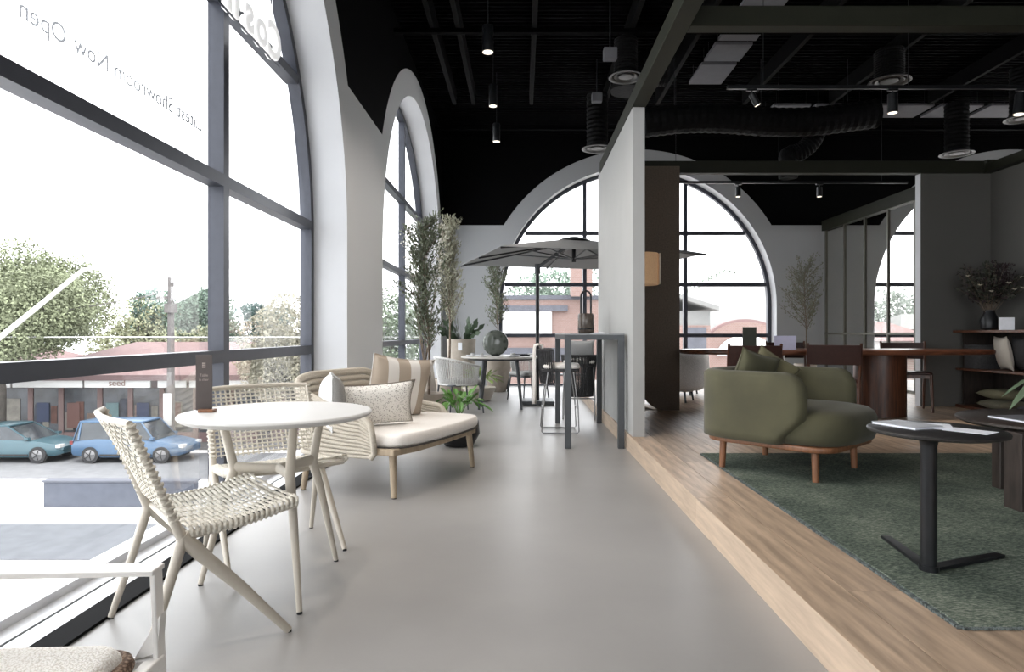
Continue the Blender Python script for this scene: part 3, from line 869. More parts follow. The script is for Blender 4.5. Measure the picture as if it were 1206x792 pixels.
for i in range(12):
    a = rnd.uniform(0,2*pi); d = Vector((cos(a)*.13, sin(a)*.16, 1)); p = [Vector((0,0,.6))]
    for k in range(6): p.append(p[-1]+(d+Vector((rnd.uniform(-.05,.05),rnd.uniform(-.05,.05),0)))*.33*rnd.uniform(.9,1.08))
    b.tube(p, [.006*(1-.12*k) for k in range(7)], 5)
    for j in range(80):
        w = rnd.uniform(.6,1); k2=min(5,int(w*6)); q = p[k2].lerp(p[k2+1], w*6-k2)+Vector((rnd.gauss(0,.035),rnd.gauss(0,.035),rnd.gauss(0,.03)))
        lf.leaf(q, (rnd.uniform(-1,1),rnd.uniform(-1,1),rnd.uniform(-.4,1)), .035, .022)
b.build('branch', M_bark, t, smooth=True); lf.build('blossom', M_leafl, t, kind='stuff')
t = thing('olive_tree', 'slim olive tree in the big tapered beige planter by the far arch', 'tree', (-.45,11.9,0))
pot_round(t, .17,.29,.62,M_pot); olive_tree(t,.55,2.5,.42,40,46,M_leaf,.016,.35,.055,12,1.1)
t = thing('potted_succulent', 'broad dark leaved plant in a tall taupe planter with a white tag', 'plant', (-1.03,10.95,0))
pot_round(t, .20,.25,.99,M_pot)
MB().box(-.035,.035,-.262,-.256,.80,.93).build('white_tag', M_paper, t)
lf = MB(); rnd = random.Random(3)
for i in range(34):
    a = rnd.uniform(0,2*pi); e = rnd.uniform(.25,1.25); d = Vector((cos(a)*cos(e),sin(a)*cos(e),sin(e)))
    p = Vector((cos(a)*.08,sin(a)*.08,.97)); q = p
    for s_ in range(3):
        lf.leaf(p+d*.13*s_, d, .17, .085, up=(-sin(a),cos(a),.2)); 
lf.build('leaves', M_leafd, t, kind='stuff')
def trailing(t, z, r, n, sz, m, seed):
    rnd = random.Random(seed)
    for i in range(n):
        a = 2*pi*i/n+rnd.uniform(-.3,.3); L = r*rnd.uniform(.6,1.1)
        e = MB(); P = [Vector((cos(a)*L*q, sin(a)*L*q, z+.22*sin(q*2.2)*rnd.uniform(.7,1.1))) for q in (0,.25,.5,.75,1)]
        e.tube(P, .003, 4)
        for k in (2,3,4):
            d = (P[k]-P[k-1]).normalized(); s_ = d.cross(Vector((0,0,1))).normalized(); p = P[k]; l = sz*rnd.uniform(.8,1.2); w = l*.55
            e.add([p, p+d*l*.3+s_*w/2+Vector((0,0,.01)), p+d*l*.7+s_*w*.35, p+d*l-Vector((0,0,.02)), p+d*l*.7-s_*w*.35, p+d*l*.3-s_*w/2+Vector((0,0,.01))], [(0,1,2,3),(0,3,4,5)])
        e.build('leaf_stem', m, t)
t = thing('potted_pothos', 'bright green leafy plant in a black bowl pot just behind the sofa', 'plant', (-.60,6.15,0))
MB().lathe([(.10,0),(.14,.01),(.20,.12),(.19,.24),(.17,.26),(.155,.24),(.01,.22)], n=30).build('pot', M_blackm, t, smooth=True)
trailing(t, .26, .24, 15, .11, M_leafb, 4)
t = thing('potted_fern', 'small green plant in a round sand coloured bowl under the far dining table', 'plant', (-.68,10.3,0))
MB().lathe([(.14,0),(.18,.01),(.27,.2),(.26,.22),(.24,.2),(.01,.18)], n=30).build('pot', M_potw, t, smooth=True)
trailing(t, .22, .32, 14, .15, mat('yellow_green_leaf', (.22,.30,.08), .5, ns=6, na=.2), 9)

# ---------------------------------------------------------------- far dining group
t = thing('dining_table', 'round dark legged dining table with pale top beyond the sofa', 'table', (-.30,9.35,0))
MB().lathe([(.02,.725),(.56,.725),(.585,.735),(.585,.748),(.575,.755),(.01,.755)], n=64).build('tabletop', mat('pale_stone_top', (.45,.43,.40), .45, ns=9, na=.08), t, smooth=True)
MB().lathe([(.01,.70),(.48,.70),(.50,.725),(.01,.725)], n=48).build('apron', M_frame2, t)
for a in (radians(45), radians(135), radians(225), radians(315)):
    MB().tube([(.33*cos(a),.33*sin(a),.71),(.43*cos(a),.43*sin(a),.0)], [.028,.017], 10).build('leg', M_frame2, t, smooth=True)
t = thing('disc_sculpture', 'large round dark green glass disc standing on the far dining table', 'sculpture', (-.38,9.35,.755))
o = MB().ball((0,0,.19),.19,.07,.19,28,18).build('disc', voronoi_mat('mottled_glass_disc', (.04,.048,.038), (.085,.095,.082), 14, rough=.12, th=.2, bump=.15), t, smooth=True)
MB().lathe([(.06,0),(.06,.01),(.02,.02),(.01,.02)], n=16).build('foot', M_blackm, t)
for (x,y,r,lab) in ((-.70,9.2,.10,'pale round plate at the left edge of the far dining table'),(-.12,9.05,.11,'pale round plate in front of the disc sculpture'),(-.56,9.05,.07,'small grey bowl on the left of the far dining table')):
    t = thing('plate', lab, 'plate', (x,y,.755), group='tableware on the far dining table')
    MB().lathe([(r*.5,0),(r*.6,.004),(r,.016),(r*.98,.019),(r*.6,.009),(.01,.008)], n=28).build('dish', M_paper, t, smooth=True)
    MB().lathe([(r*.2,.009),(r*.35,.012),(r*.3,.05),(r*.2,.05)], n=16).build('folded_napkin', M_greyf, t)
t = thing('tray', 'thin dark rectangular tray on the right of the far dining table', 'tray', (.0,9.3,.755), .2)
MB().box(-.11,.11,-.07,.07,0,.012).build('base', M_blackm, t, bev=.003)
MB().box(-.11,.11,.066,.074,.012,.028).box(-.11,.11,-.074,-.066,.012,.028).build('lip', M_blackm, t)

def rope_armchair(lab, loc, rz, mrope, mseat):
    t = thing('rope_armchair', lab, 'chair', loc, rz, 'rope armchairs at the far dining table')
    for x,y in ((.22,.2),(.22,-.2),(-.2,.2),(-.2,-.2)):
        MB().tube([(x,y,.40),(x*1.2,y*1.15,0)],[.014,.010],8).build('leg', M_frame2, t, smooth=True)
    MB().slab(rrect(-.24,.26,-.25,.25,.1), .38,.405).build('seat_frame', M_frame2, t, bev=.004)
    MB().slab(rrect(-.23,.27,-.24,.24,.1), .405,.465,.025).build('seat_cushion', mseat, t, smooth=60)
    b = MB(); n = 56
    def P(s, z):
        a = -2.2+4.4*s; r = .27+.045*(z-.4)/.3
        x = -cos(a)*r; y = sin(a)*r*1.08
        return Vector((x,y,z))
    def zt(s): return .64+.12*max(0,sin(pi*s))**1.5
    for i in range(n+1):
        s = i/n; b.tube([P(s,.40),P(s,.52),P(s,zt(s))], .0075, 5)
    b.build('rope_back', mrope, t, kind='stuff')
    MB().tube([P(i/n, zt(i/n)+.005) for i in range(n+1)], .014, 8).build('top_rim', mrope, t, smooth=True)
    MB().tube([P(i/n, .40) for i in range(n+1)], .012, 8).build('lower_rim', mrope, t, smooth=True)
    return t
M_lrope = mat('light_grey_rope', (.50,.50,.49), .9, ns=60, na=.15, bump=.4)
rope_armchair('light grey rope armchair left of the far dining table', (-.86,8.72,0), radians(32), M_lrope, M_greyf)
rope_armchair('light grey rope armchair right of the far dining table', (.12,10.42,0), radians(215), M_lrope, M_greyf)
t = thing('slatted_bench', 'low dark slatted bench beneath the far arched window', 'bench', (.45,12.0,0))
for k in range(4): MB().box(-.85,.85,-.18+k*.09,-.18+k*.09+.07,.30,.325).build('slat', M_frame2, t)
for x in (-.7,.7): MB().box(x-.02,x+.02,-.16,.16,0,.30).build('leg_frame', M_frame2, t)

# cantilever umbrella
A,B_,C_,D_ = Vector((-.975,10.3,2.185)),Vector((-.256,8.05,2.185)),Vector((2.55,8.80,2.185)),Vector((1.83,11.05,2.185))
cen = (A+B_+C_+D_)/4; cen.z = 0
t = thing('garden_umbrella', 'square grey cantilever umbrella with black pole behind the divider', 'umbrella', (.25,9.85,0))
o0 = Vector((.25,9.85,0)); apex = Vector((cen.x,cen.y,2.50))-o0
cs = [A-o0,B_-o0,C_-o0,D_-o0]; rim = []
for i in range(4):
    a, c = cs[i], cs[(i+1)%4]; rim += [a, (a+c)/2*1.0]
b = MB(); nR = 8; v = []
for k in range(nR+1):
    q = k/nR
    for i in range(8):
        p = rim[i].lerp(apex, q*.90); p.z = rim[i].z+(apex.z-.03-rim[i].z)*(q**.9)
        v.append(p)
f = [(k*8+i,k*8+(i+1)%8,(k+1)*8+(i+1)%8,(k+1)*8+i) for k in range(nR) for i in range(8)]
n8 = len(v); v2 = [p+Vector((0,0,.006)) for p in v]
f2 = [tuple(n8+i for i in reversed(q)) for q in f]; f3 = [(i,n8+i,n8+(i+1)%8,(i+1)%8) for i in range(8)]
b.add(v+v2, f+f2+f3).build('canopy', M_canvas, t)
b = MB(); b.v = []
vt = [apex+Vector((.26*cos(a),.26*sin(a),-.02)) for a in [2*pi*k/8 for k in range(8)]]
b.lathe([(.27,-.035),(.2,.0),(.08,.03),(.01,.035)], c=apex, n=16).build('top_vent', M_frame2, t)
hub = Vector((apex.x,apex.y,2.20))
MB().cyl(hub-Vector((0,0,.05)), apex, .03, n=12).build('hub', M_blackm, t)
for i in range(8):
    r_ = MB().bar(apex-Vector((0,0,.05)), rim[i]-Vector((0,0,.012)), .018,.024).build('rib', M_blackm, t)
    mid = (apex-Vector((0,0,.05))).lerp(rim[i]-Vector((0,0,.012)), .5)
    MB().bar(hub, mid, .012,.018).build('strut', M_frame2, r_)
MB().cyl((0,0,.06),(0,0,2.12),.030,.030,16).build('pole', M_blackm, t, smooth=True)
MB().cyl((0,0,2.0),(0,0,2.16),.045,.045,14).build('pole_joint', M_frame2, t)
MB().tube([(0,0,2.10), Vector((0,0,2.10)).lerp(apex,.6)+Vector((0,0,-.02)), apex-Vector((0,0,.06))], [.028,.026,.022], 10).build('cantilever_arm', M_frame2, t, smooth=True)
MB().box(-.25,.25,-.25,.25,0,.06).build('base_plate', M_frame2, t, bev=.01)

# ---------------------------------------------------------------- bar table group
t = thing('bar_table', 'tall charcoal bar table standing against the white divider', 'table', (.69,6.85,0))
w, l, h, th = .28, .87, 1.083, .058
MB().box(-w,w,-l,l,h-.012,h).build('tabletop', mat('satin_grey_top', (.20,.205,.21), .3, .2, ns=10, na=.03), t, bev=.002)
MB().box(-w+.055,w-.055,-l,-l+.06,h-th,h-.012).build('end_rail', M_frame2, t); MB().box(-w+.055,w-.055,l-.06,l,h-th,h-.012).build('end_rail', M_frame2, t)
for s in (-1,1): MB().box(s*w-.055*(s>0), s*w+.055*(s<0), -l+.06,l-.06,h-th,h-.012).build('side_rail', M_frame2, t)
for sx in (-1,1):
    for sy in (-1,1):
        MB().box(min(sx*w,sx*(w-.06)),max(sx*w,sx*(w-.06)),min(sy*l,sy*(l-.06)),max(sy*l,sy*(l-.06)),0,h-.012).build('leg', M_frame2, t, bev=.003)
def lantern(lab, loc, r, h, hh):
    t = thing('lantern', lab, 'lantern', loc)
    MB().lathe([(r*.9,0),(r,.012),(r,h*.9),(r*.9,h),(r*.8,h),(r*.78,h*.6),(.01,h*.55)], n=28).build('body', mat('smoked_brown_glass', (.07,.055,.045), .2, ns=12, na=.3), t, smooth=True)
    b = MB()
    for s in (-1,1):
        pass
    P = [(-r*.62,0,h*.5)]+[(-r*.62,0,h+hh*.75)]+[(-r*.62*cos(a),0,h+hh*.75+hh*.25*sin(a)) for a in [pi*k/8 for k in range(1,8)]]+[(r*.62,0,h+hh*.75),(r*.62,0,h*.5)]
    MB().tube(P, .011, 8).build('carry_handle', M_blackm, t, smooth=True)
    MB().lathe([(r+.001,h*.2),(r+.004,h*.22),(r+.004,h*.25),(r+.001,h*.27)], n=28).build('band', M_blackm, t)
lantern('smoked brown glass lantern with a tall black loop handle on the bar table', (.74,7.3,1.083), .092, .23, .26)
for (x,y,rz,lab) in ((.86,7.1,.2,'folded white brochure on the right side of the bar table'),(.80,6.45,-.3,'single white sheet at the near end of the bar table')):
    t = thing('brochure', lab, 'paper', (x,y,1.083), rz)
    MB().add([(-.07,-.1,.001),(.07,-.1,.001),(.07,.1,.001),(-.07,.1,.001),(-.07,-.1,.004),(0,-.1,.014),(.07,-.1,.004),(.07,.1,.004),(0,.1,.014),(-.07,.1,.004)],
        [(3,2,1,0),(4,5,8,9),(5,6,7,8),(0,1,6,5,4),(2,3,9,8,7),(0,4,9,3),(1,2,7,6)]).build('leaflet', M_paper, t)

def bar_stool(lab, loc, rz, mback, lo=-.15, hi=.20):
    t = thing('bar_stool', lab, 'stool', loc, rz, 'wire legged bar stools')
    sh = .70
    for s in (-1,1):
        y = s*.20
        MB().tube([(.14,y*.9,sh-.02),(.19,y,.30),(.20,y,.03),(.185,y,.012),(-.185,y,.012),(-.20,y,.03),(-.18,y,.30),(-.13,y*.9,sh-.02)], .0075, 8).build('sled_frame', M_chrome, t, smooth=70)
    MB().tube([(.192,-.20,.27),(.192,.20,.27)], .0075, 8).build('foot_rail', M_chrome, t)
    MB().tube([(-.186,-.20,.27),(-.186,.20,.27)], .0075, 8).build('rear_rail', M_chrome, t)
    MB().slab(rrect(-.20,.21,-.21,.21,.09), sh-.03,sh).build('seat_pan', M_dkrope, t, bev=.004)
    MB().slab(rrect(-.19,.22,-.20,.20,.09), sh,sh+.055,.025).build('seat_cushion', M_linen, t, smooth=60)
    b = MB(); n = 22
    def P(s,z):
        a = -1.25+2.5*s; r = .22+.03*(z-sh)/.3; return Vector((-cos(a)*r+.0, sin(a)*r*1.0, z))
    for i in range(n+1): b.tube([P(i/n,sh+lo),P(i/n,sh+(lo+hi)/2),P(i/n,sh+hi)], .0105, 6)
    b.build('rope_back', mback, t, kind='stuff')
    MB().tube([P(i/n,sh+hi+.005) for i in range(n+1)], .014, 8).build('top_rim', M_dkrope, t, smooth=True)
    MB().tube([P(i/n,sh+lo-.005) for i in range(n+1)], .010, 8).build('lower_rim', M_dkrope, t, smooth=True)
    return t
bar_stool('wire legged bar stool with a cream throw over its back, left of the bar table', (.42,7.05,0), radians(0), M_dkrope)
s2 = bar_stool('wire legged bar stool with a grey cushion leaning on its dark rope back', (.74,8.15,0), radians(84), M_dkrope, -.40, .10)
# throw blanket
t = thing('throw_blanket', 'crumpled cream throw with fringe hanging over the bar stool back', 'blanket', (.20,7.05,.70))
v = []; f = []; nu, nv = 14, 22
for j in range(nv+1):
    q = j/nv
    for i in range(nu+1):
        u = (i/nu-.5); 
        if q < .3: z = .06+.18*(q/.3); x = .035
        elif q < .42: a = (q-.3)/.12*pi; z = .24+.025*sin(a); x = -.01+.045*cos(a)
        else: z = .24-.62*(q-.42)/.58; x = -.06
        v.append((x+.018*sin(u*38+q*3)*(.4+q), u*(.26-.1*q)+.03*sin(q*5), z+.012*sin(u*25)))
for j in range(nv):
    for i in range(nu): a = j*(nu+1)+i; f.append((a,a+1,a+nu+2,a+nu+1))
o = MB().add(v,f).build('cloth', M_linen, t, smooth=180); md = o.modifiers.new('thick','SOLIDIFY'); md.thickness = .006
cushion('scatter_cushion', 'soft grey cushion on the bar stool behind the bar table', .36,.25,.12,(.745,8.05,.757), radians(-6), radians(-14), 0, mat('pale_grey_cotton', (.45,.46,.47), .95, ns=120, na=.05, bump=.2))
#PART3
# ================================================================ platform furniture
Zp = PZ
# rug
t = thing('area_rug', 'large mottled dark green wool rug on the wooden platform', 'rug', (3.55,3.45,Zp))
M_rug = bpy.data.materials.new('green_wool_rug'); M_rug.use_nodes = True
nt = M_rug.node_tree; n = nt.nodes; L = nt.links; bb = n['Principled BSDF']; bb.inputs['Roughness'].default_value = 1; bb.inputs['Specular IOR Level'].default_value = .1
tc = n.new('ShaderNodeTexCoord'); mp = n.new('ShaderNodeMapping'); mp.inputs['Scale'].default_value = (1,3.2,1); L.new(tc.outputs['Object'], mp.inputs[0])
n1 = n.new('ShaderNodeTexNoise'); n1.inputs['Scale'].default_value = 55; n1.inputs['Detail'].default_value = 6; n1.inputs['Roughness'].default_value = .7; L.new(mp.outputs[0], n1.inputs[0])
n2 = n.new('ShaderNodeTexNoise'); n2.inputs['Scale'].default_value = 2.5; n2.inputs['Detail'].default_value = 3; L.new(tc.outputs['Object'], n2.inputs[0])
ad = n.new('ShaderNodeMath'); ad.operation = 'MULTIPLY_ADD'; ad.inputs[1].default_value = .35; L.new(n2.outputs[0], ad.inputs[0]); L.new(n1.outputs[0], ad.inputs[2])
cr = n.new('ShaderNodeValToRGB'); e = cr.color_ramp.elements; e[0].position = .52; e[0].color = (.035,.046,.040,1); e[1].position = .88; e[1].color = (.30,.32,.26,1)
k_ = cr.color_ramp.elements.new(.68); k_.color = (.10,.125,.10,1)
L.new(ad.outputs[0], cr.inputs[0]); L.new(cr.outputs[0], bb.inputs['Base Color'])
bp = n.new('ShaderNodeBump'); bp.inputs['Strength'].default_value = .8; bp.inputs['Distance'].default_value = .006; L.new(n1.outputs[0], bp.inputs['Height']); L.new(bp.outputs[0], bb.inputs['Normal'])
MB().box(-2.165,2.2,-1.45,1.44,.001,.012).build('pile', M_rug, t, bev=.004)
b = MB(); rnd = random.Random(2)
for i in range(420):
    y = -1.45+2.89*i/420; b.box(-2.178-rnd.uniform(0,.004),-2.162,y,y+.005,.001,.007+rnd.uniform(0,.004))
for i in range(500):
    x = -2.165+4.36*i/500; b.box(x,x+.006,-1.458-rnd.uniform(0,.003),-1.448,.001,.008)
b.build('rug_edge', mat('rug_edge_wool', (.11,.13,.125), 1, ns=60, na=.5), t, kind='stuff')
ZR = Zp+.012

# olive velvet armchair
fa = atan2(-.73,.68)
t = thing('lounge_armchair', 'rounded olive green velvet armchair with wooden plinth legs on the rug', 'armchair', (1.83,4.37,ZR), fa)
out = rrect(-.43,.44,-.41,.41,.16)
MB().slab(out, .19,.225,.008).build('plinth', M_legwood, t, smooth=40)
for x in (-.31,.31):
    for y in (-.31,.31):
        MB().tube([(x,y,.19),(x*1.02,y*1.02,0)], [.024,.020], 14).build('leg', M_legwood, t, smooth=True)
# seat: domed cushion
n_, m_ = 40, 12; v = []; f = []
def sring(k, grow, z):
    a = 2*pi*k/n_; ex = .62
    cx = .055; rx, ry = .455, .425
    x = cx+math.copysign(abs(cos(a))**ex, cos(a))*rx*grow; y = math.copysign(abs(sin(a))**ex, sin(a))*ry*grow
    return (x,y,z)
prof = [(.90,.226),(.965,.235),(1.0,.28),(1.01,.33),(1.0,.375),(.965,.41),(.90,.432),(.75,.446),(.5,.452),(.25,.455),(.02,.456)]
for g_, z in prof: v += [sring(k, g_, z) for k in range(n_)]
for i in range(len(prof)-1):
    for k in range(n_): l = (k+1)%n_; f.append((i*n_+k,i*n_+l,(i+1)*n_+l,(i+1)*n_+k))
f.append(tuple((len(prof)-1)*n_+k for k in range(n_))); f.append(tuple(reversed(range(n_))))
MB().add(v,f).build('seat_cushion', M_velvet, t, smooth=180)
# wrapped shell
PP = [(.30,-.40),(.10,-.415),(-.15,-.415),(-.30,-.39),(-.40,-.31),(-.445,-.17),(-.455,0)]
PP = PP+[(x,-y) for x,y in reversed(PP[:-1])]
def cat(P, n):
    out = []
    for i in range(len(P)-1):
        p0 = Vector(P[max(i-1,0)]); p1 = Vector(P[i]); p2 = Vector(P[i+1]); p3 = Vector(P[min(i+2,len(P)-1)])
        for k in range(n):
            s = k/n; out.append(.5*((2*p1)+(-p0+p2)*s+(2*p0-5*p1+4*p2-p3)*s*s+(-p0+3*p1-3*p2+p3)*s**3))
    out.append(Vector(P[-1])); return out
CP = cat(PP, 8); cl = [0]
for a, c in zip(CP, CP[1:]): cl.append(cl[-1]+(c-a).length)
HT = cl[-1]/2
def at_s(s):
    s = max(0, min(cl[-1], s+HT))
    for i in range(len(cl)-1):
        if cl[i+1] >= s:
            q = (s-cl[i])/max(1e-6, cl[i+1]-cl[i]); p = CP[i].lerp(CP[i+1], q); d = (CP[i+1]-CP[i]).normalized(); return p, Vector((-d.y, d.x))
    return CP[-1], Vector((0,1))
z0, z1, thk = .225, .675, .105
def ext(z):
    q = (z-z0)/(z1-z0)
    e_ = HT
    if q > .72: r = (q-.72)/.28; e_ -= .13*(1-sqrt(max(0,1-r*r)))
    if q < .42: r = (.42-q)/.42; e_ -= .15*(r*r*(3-2*r))
    return e_
sec = []
ns = 9
for k in range(ns): q = k/(ns-1); sec.append((1, q))
nt_ = 6
for k in range(1, nt_): a = pi*k/nt_; sec.append((cos(a), 1+.0+sin(a)*.085))
for k in range(ns): q = 1-k/(ns-1); sec.append((-1, q))
NS = 72; v = []; f = []; ms = len(sec)
for i in range(NS+1):
    tt = -1+2*i/NS
    tt = math.copysign(abs(tt)**.85, tt)
    for (o_, q) in sec:
        z = z0+(z1-.035-z0)*q
        s = tt*ext(min(z, z1)); p, nn = at_s(s)
        # rounded ends: thickness shrinks at the tips
        tip = HT*1.0-abs(tt)*HT
        tk = thk/2*(sqrt(max(0,1-(1-min(1,tip/.06))**2))*.92+.08) if tip < .06 else thk/2
        p = p-nn*o_*tk*-1
        v.append((p.x, p.y, z))
for i in range(NS):
    for k in range(ms):
        l = (k+1)%ms; f.append((i*ms+k,i*ms+l,(i+1)*ms+l,(i+1)*ms+k))
f.append(tuple(range(ms))); f.append(tuple(NS*ms+k for k in reversed(range(ms))))
o = MB().add(v,f).build('back_shell', M_velvet, t, smooth=180)
bmx = bmesh.new(); bmx.from_mesh(o.data); bmesh.ops.recalc_face_normals(bmx, faces=bmx.faces); bmx.to_mesh(o.data); bmx.free()
# shell seam piping along the tips
MB().tube([(at_s(HT*0-ext(z0+(z1-z0)*k/12)+.004)[0].x, at_s(-ext(z0+(z1-z0)*k/12)+.004)[0].y, z0+(z1-.02-z0)*k/12) for k in range(13)], .004, 5).build('seam', M_velvet, t)
cushion('scatter_cushion', 'olive green velvet cushion tucked into the corner of the velvet armchair', .36,.34,.14,(1.665,4.56,ZR+.455), radians(20), radians(-14), radians(14), mat('dark_velvet', (.075,.072,.038), .85, ns=5, na=.16, sheen=.1))
cushion('scatter_cushion', 'olive cushion with a raised peak, behind the front one in the velvet armchair', .32,.32,.13,(1.83,4.69,ZR+.455), radians(-30), radians(-10), radians(32), mat('khaki_velvet', (.10,.09,.045), .85, ns=5, na=.16, sheen=.1))

# pedestal side table
t = thing('side_table', 'black pedestal side table with a T shaped foot standing on the green rug', 'table', (1.64,2.52,ZR))
c0 = Vector((1.58-1.64, 2.47-2.52, 0))
MB().lathe([(.02,.520),(.22,.520),(.240,.527),(.242,.535),(.236,.542),(.01,.543)], n=64).build('tabletop', mat('black_stained_top', (.018,.017,.017), .45, ns=30, na=.3, stretch=(1,8,1)), t, smooth=True)
MB().lathe([(.028,.0),(.0285,.48),(.034,.505),(.055,.520),(.01,.520)], c=c0, n=24).build('column', M_blackm, t, smooth=True)
MB().lathe([(.001,0),(.035,0),(.035,.02),(.001,.022)], c=c0, n=24).build('collar', M_blackm, t)
MB().bar(c0+Vector((0,0,.007)), Vector((-.01,.33,.007)), .045,.012, w1=.038).build('foot_bar', M_blackm, t)
MB().bar(c0+Vector((0,0,.007)), Vector((.33,.10,.007)), .045,.012, w1=.038).build('foot_bar', M_blackm, t)
zt_ = ZR+.543
def book(name, lab, loc, w, h, th, rz, m, cat='book', group=None):
    t = thing(name, lab, cat, loc, rz, group)
    MB().box(-w/2,w/2,-h/2,h/2,0,th*.15).box(-w/2,w/2,-h/2,h/2,th*.85,th).build('cover', m, t)
    MB().box(-w/2+.002,w/2-.003,-h/2+.003,h/2-.003,th*.15,th*.85).build('pages', M_paper, t)
book('magazine', 'pale grey covered magazine on the black side table', (1.56,2.58,zt_), .15,.20,.010,radians(20), mat('pale_grey_cover', (.33,.34,.37), .4, ns=9, na=.1), 'magazine')
book('magazine', 'white open brochure overlapping the grey magazine', (1.66,2.56,zt_+.0), .12,.16,.004,radians(-28), M_paper, 'magazine')
t = tag(MB().box(-.055,.055,-.075,.075,0,.0015).build('paper_sheet', M_paper, rz=radians(35)), 'loose white sheet nearest the edge of the black side table', 'paper'); t.location = (1.72,2.44,zt_)

# coffee table at the right edge
t = thing('coffee_table', 'dark wood round coffee table with slab legs at the right picture edge', 'table', (3.02,3.55,ZR))
MB().lathe([(.02,.405),(.47,.405),(.50,.42),(.50,.432),(.49,.44),(.01,.44)], n=64).build('tabletop', M_blackw, t, smooth=True)
MB().box(-.46,-.38,-.29,-.17,0,.405).build('slab_leg', M_blackw, t, bev=.004)
MB().box(-.20,-.02,.20,.27,0,.405).build('slab_leg', M_blackw, t, bev=.004)
MB().box(.10,.30,-.25,-.17,0,.405).build('slab_leg', M_blackw, t, bev=.004)
book('magazine', 'grey magazine lying on the dark coffee table', (2.78,3.5,ZR+.44), .22,.28,.012,radians(8), mat('slate_cover', (.20,.20,.22), .35, ns=9, na=.1), 'magazine')
t = thing('potted_monstera', 'green leaves reaching in over the coffee table from the right', 'plant', (3.0,3.45,ZR+.44))
MB().lathe([(.06,0),(.08,.01),(.09,.12),(.06,.2),(.05,.2),(.06,.12),(.01,.02)], n=24).build('vase', M_blackm, t, smooth=True)
for a, z, ln in ((pi,.06,.36),(pi*.9,.12,.34),(pi*1.15,.16,.30),(.6,.2,.3),(-.9,.2,.3)):
    p = Vector((0,0,.18)); q = Vector((cos(a)*ln*.55, sin(a)*ln*.55, .24)); r_ = Vector((cos(a)*ln, sin(a)*ln, z))
    b = MB().tube([p,(p+q)/2+Vector((0,0,.05)),q], .004, 5)
    d = (r_-q); s_ = d.cross(Vector((0,0,1))).normalized()
    w = .034
    b.add([q, q+d*.3+s_*w+Vector((0,0,.012)), q+d*.7+s_*w*.7+Vector((0,0,.008)), r_, q+d*.7-s_*w*.7+Vector((0,0,.008)), q+d*.3-s_*w+Vector((0,0,.012)), q+d*.5],
        [(0,1,6),(1,2,6),(2,3,6),(3,4,6),(4,5,6),(5,0,6)])
    b.build('leaf_stem', mat('mid_green_leaf', (.10,.14,.085), .4, ns=8, na=.2), t, smooth=True)

# long dining table
t = thing('long_dining_table', 'long walnut dining table with drum pedestals behind the green armchair', 'table', (3.56,7.25,Zp))
ol = []
for k in range(64):
    a = 2*pi*k/64; ol.append((math.copysign(abs(cos(a))**.55, cos(a))*1.75, math.copysign(abs(sin(a))**.85, sin(a))*.52))
MB().slab(ol, .70,.75,.02).build('tabletop', M_walnut_h, t, smooth=50)
for x in (-.85,.52):
    ol = [(x+.27*cos(2*pi*k/40)*(1), .26*sin(2*pi*k/40)) for k in range(40)]
    MB().slab(ol, 0,.70).build('pedestal', M_walnut, t, smooth=40)
for (x,y,w,h,m,lab) in ((2.49,6.95,.15,.25,mat('dark_moss_card', (.045,.05,.035), .5, ns=20, na=.1),'dark upright menu card on the long dining table'),(2.92,7.05,.24,.155,M_lilac,'pale lilac tent card on the long dining table')):
    t = thing('table_card', lab, 'sign', (x,y,Zp+.75), 0)
    MB().box(-w/2,w/2,-.003,.003,.0,h).build('card', m, t)
    MB().bar((0,.0,h*.7),(0,.07,.004),w*.6,.003,up=(0,1,0)).build('prop', m, t)

def wood_chair(lab, loc, rz):
    t = thing('dining_chair', lab, 'chair', loc, rz, 'walnut dining chairs')
    for s in (-1,1):
        MB().tube([(.21,s*.22,0),(.20,s*.21,.25),(.19,s*.205,.44)], [.013,.018,.018], 10).build('front_leg', M_walnut, t, smooth=True)
        MB().tube([(-.25,s*.22,0),(-.215,s*.22,.25),(-.20,s*.225,.45),(-.235,s*.235,.66),(-.28,s*.24,.83)], [.013,.017,.018,.016,.013], 10).build('rear_leg', M_walnut, t, smooth=True)
        MB().bar((-.205,s*.215,.41),(.195,s*.205,.42),.02,.045).build('side_rail', M_walnut, t, bev=.004)
    MB().bar((.19,-.2,.42),(.19,.2,.42),.045,.02,up=(1,0,0)).build('front_rail', M_walnut, t)
    MB().bar((-.205,-.21,.41),(-.205,.21,.41),.045,.02,up=(1,0,0)).build('rear_rail', M_walnut, t)
    MB().slab(rrect(-.21,.225,-.225,.225,.05), .44,.47,.012).build('seat', M_burg, t, smooth=60)
    v = []; f = []; n = 14
    for side in (0,1):
        for i in range(n+1):
            u = -1+2*i/n
            for j in range(5):
                q = j/4; x = -.235-.045*q-.03*(1-u*u)-(.028 if side else 0); v.append((x, u*.245, .615+.20*q))
    N = (n+1)*5
    for i in range(n):
        for j in range(4):
            a = i*5+j; f.append((a,a+5,a+6,a+1)); f.append((N+a,N+a+1,N+a+6,N+a+5))
    for i in range(n):
        a = i*5; f.append((a,N+a,N+a+5,a+5)); a = i*5+4; f.append((a,a+5,N+a+5,N+a))
    for j in range(4):
        f.append((j,j+1,N+j+1,N+j)); a = n*5+j; f.append((a,N+a,N+a+1,a+1))
    MB().add(v,f).build('backrest', M_burg, t, smooth=40, bev=.006)
    return t
wood_chair('walnut chair with burgundy leather back, right behind the velvet armchair seat', (3.24,6.62,Zp), radians(66))
wood_chair('walnut chair with burgundy back half hidden by the olive cushions', (2.24,6.30,Zp), radians(84))
wood_chair('walnut chair on the far side of the long table, beside the opening post', (4.68,7.72,Zp), radians(-110))
wood_chair('walnut chair hidden behind the middle of the long table', (3.4,7.95,Zp), radians(-92))

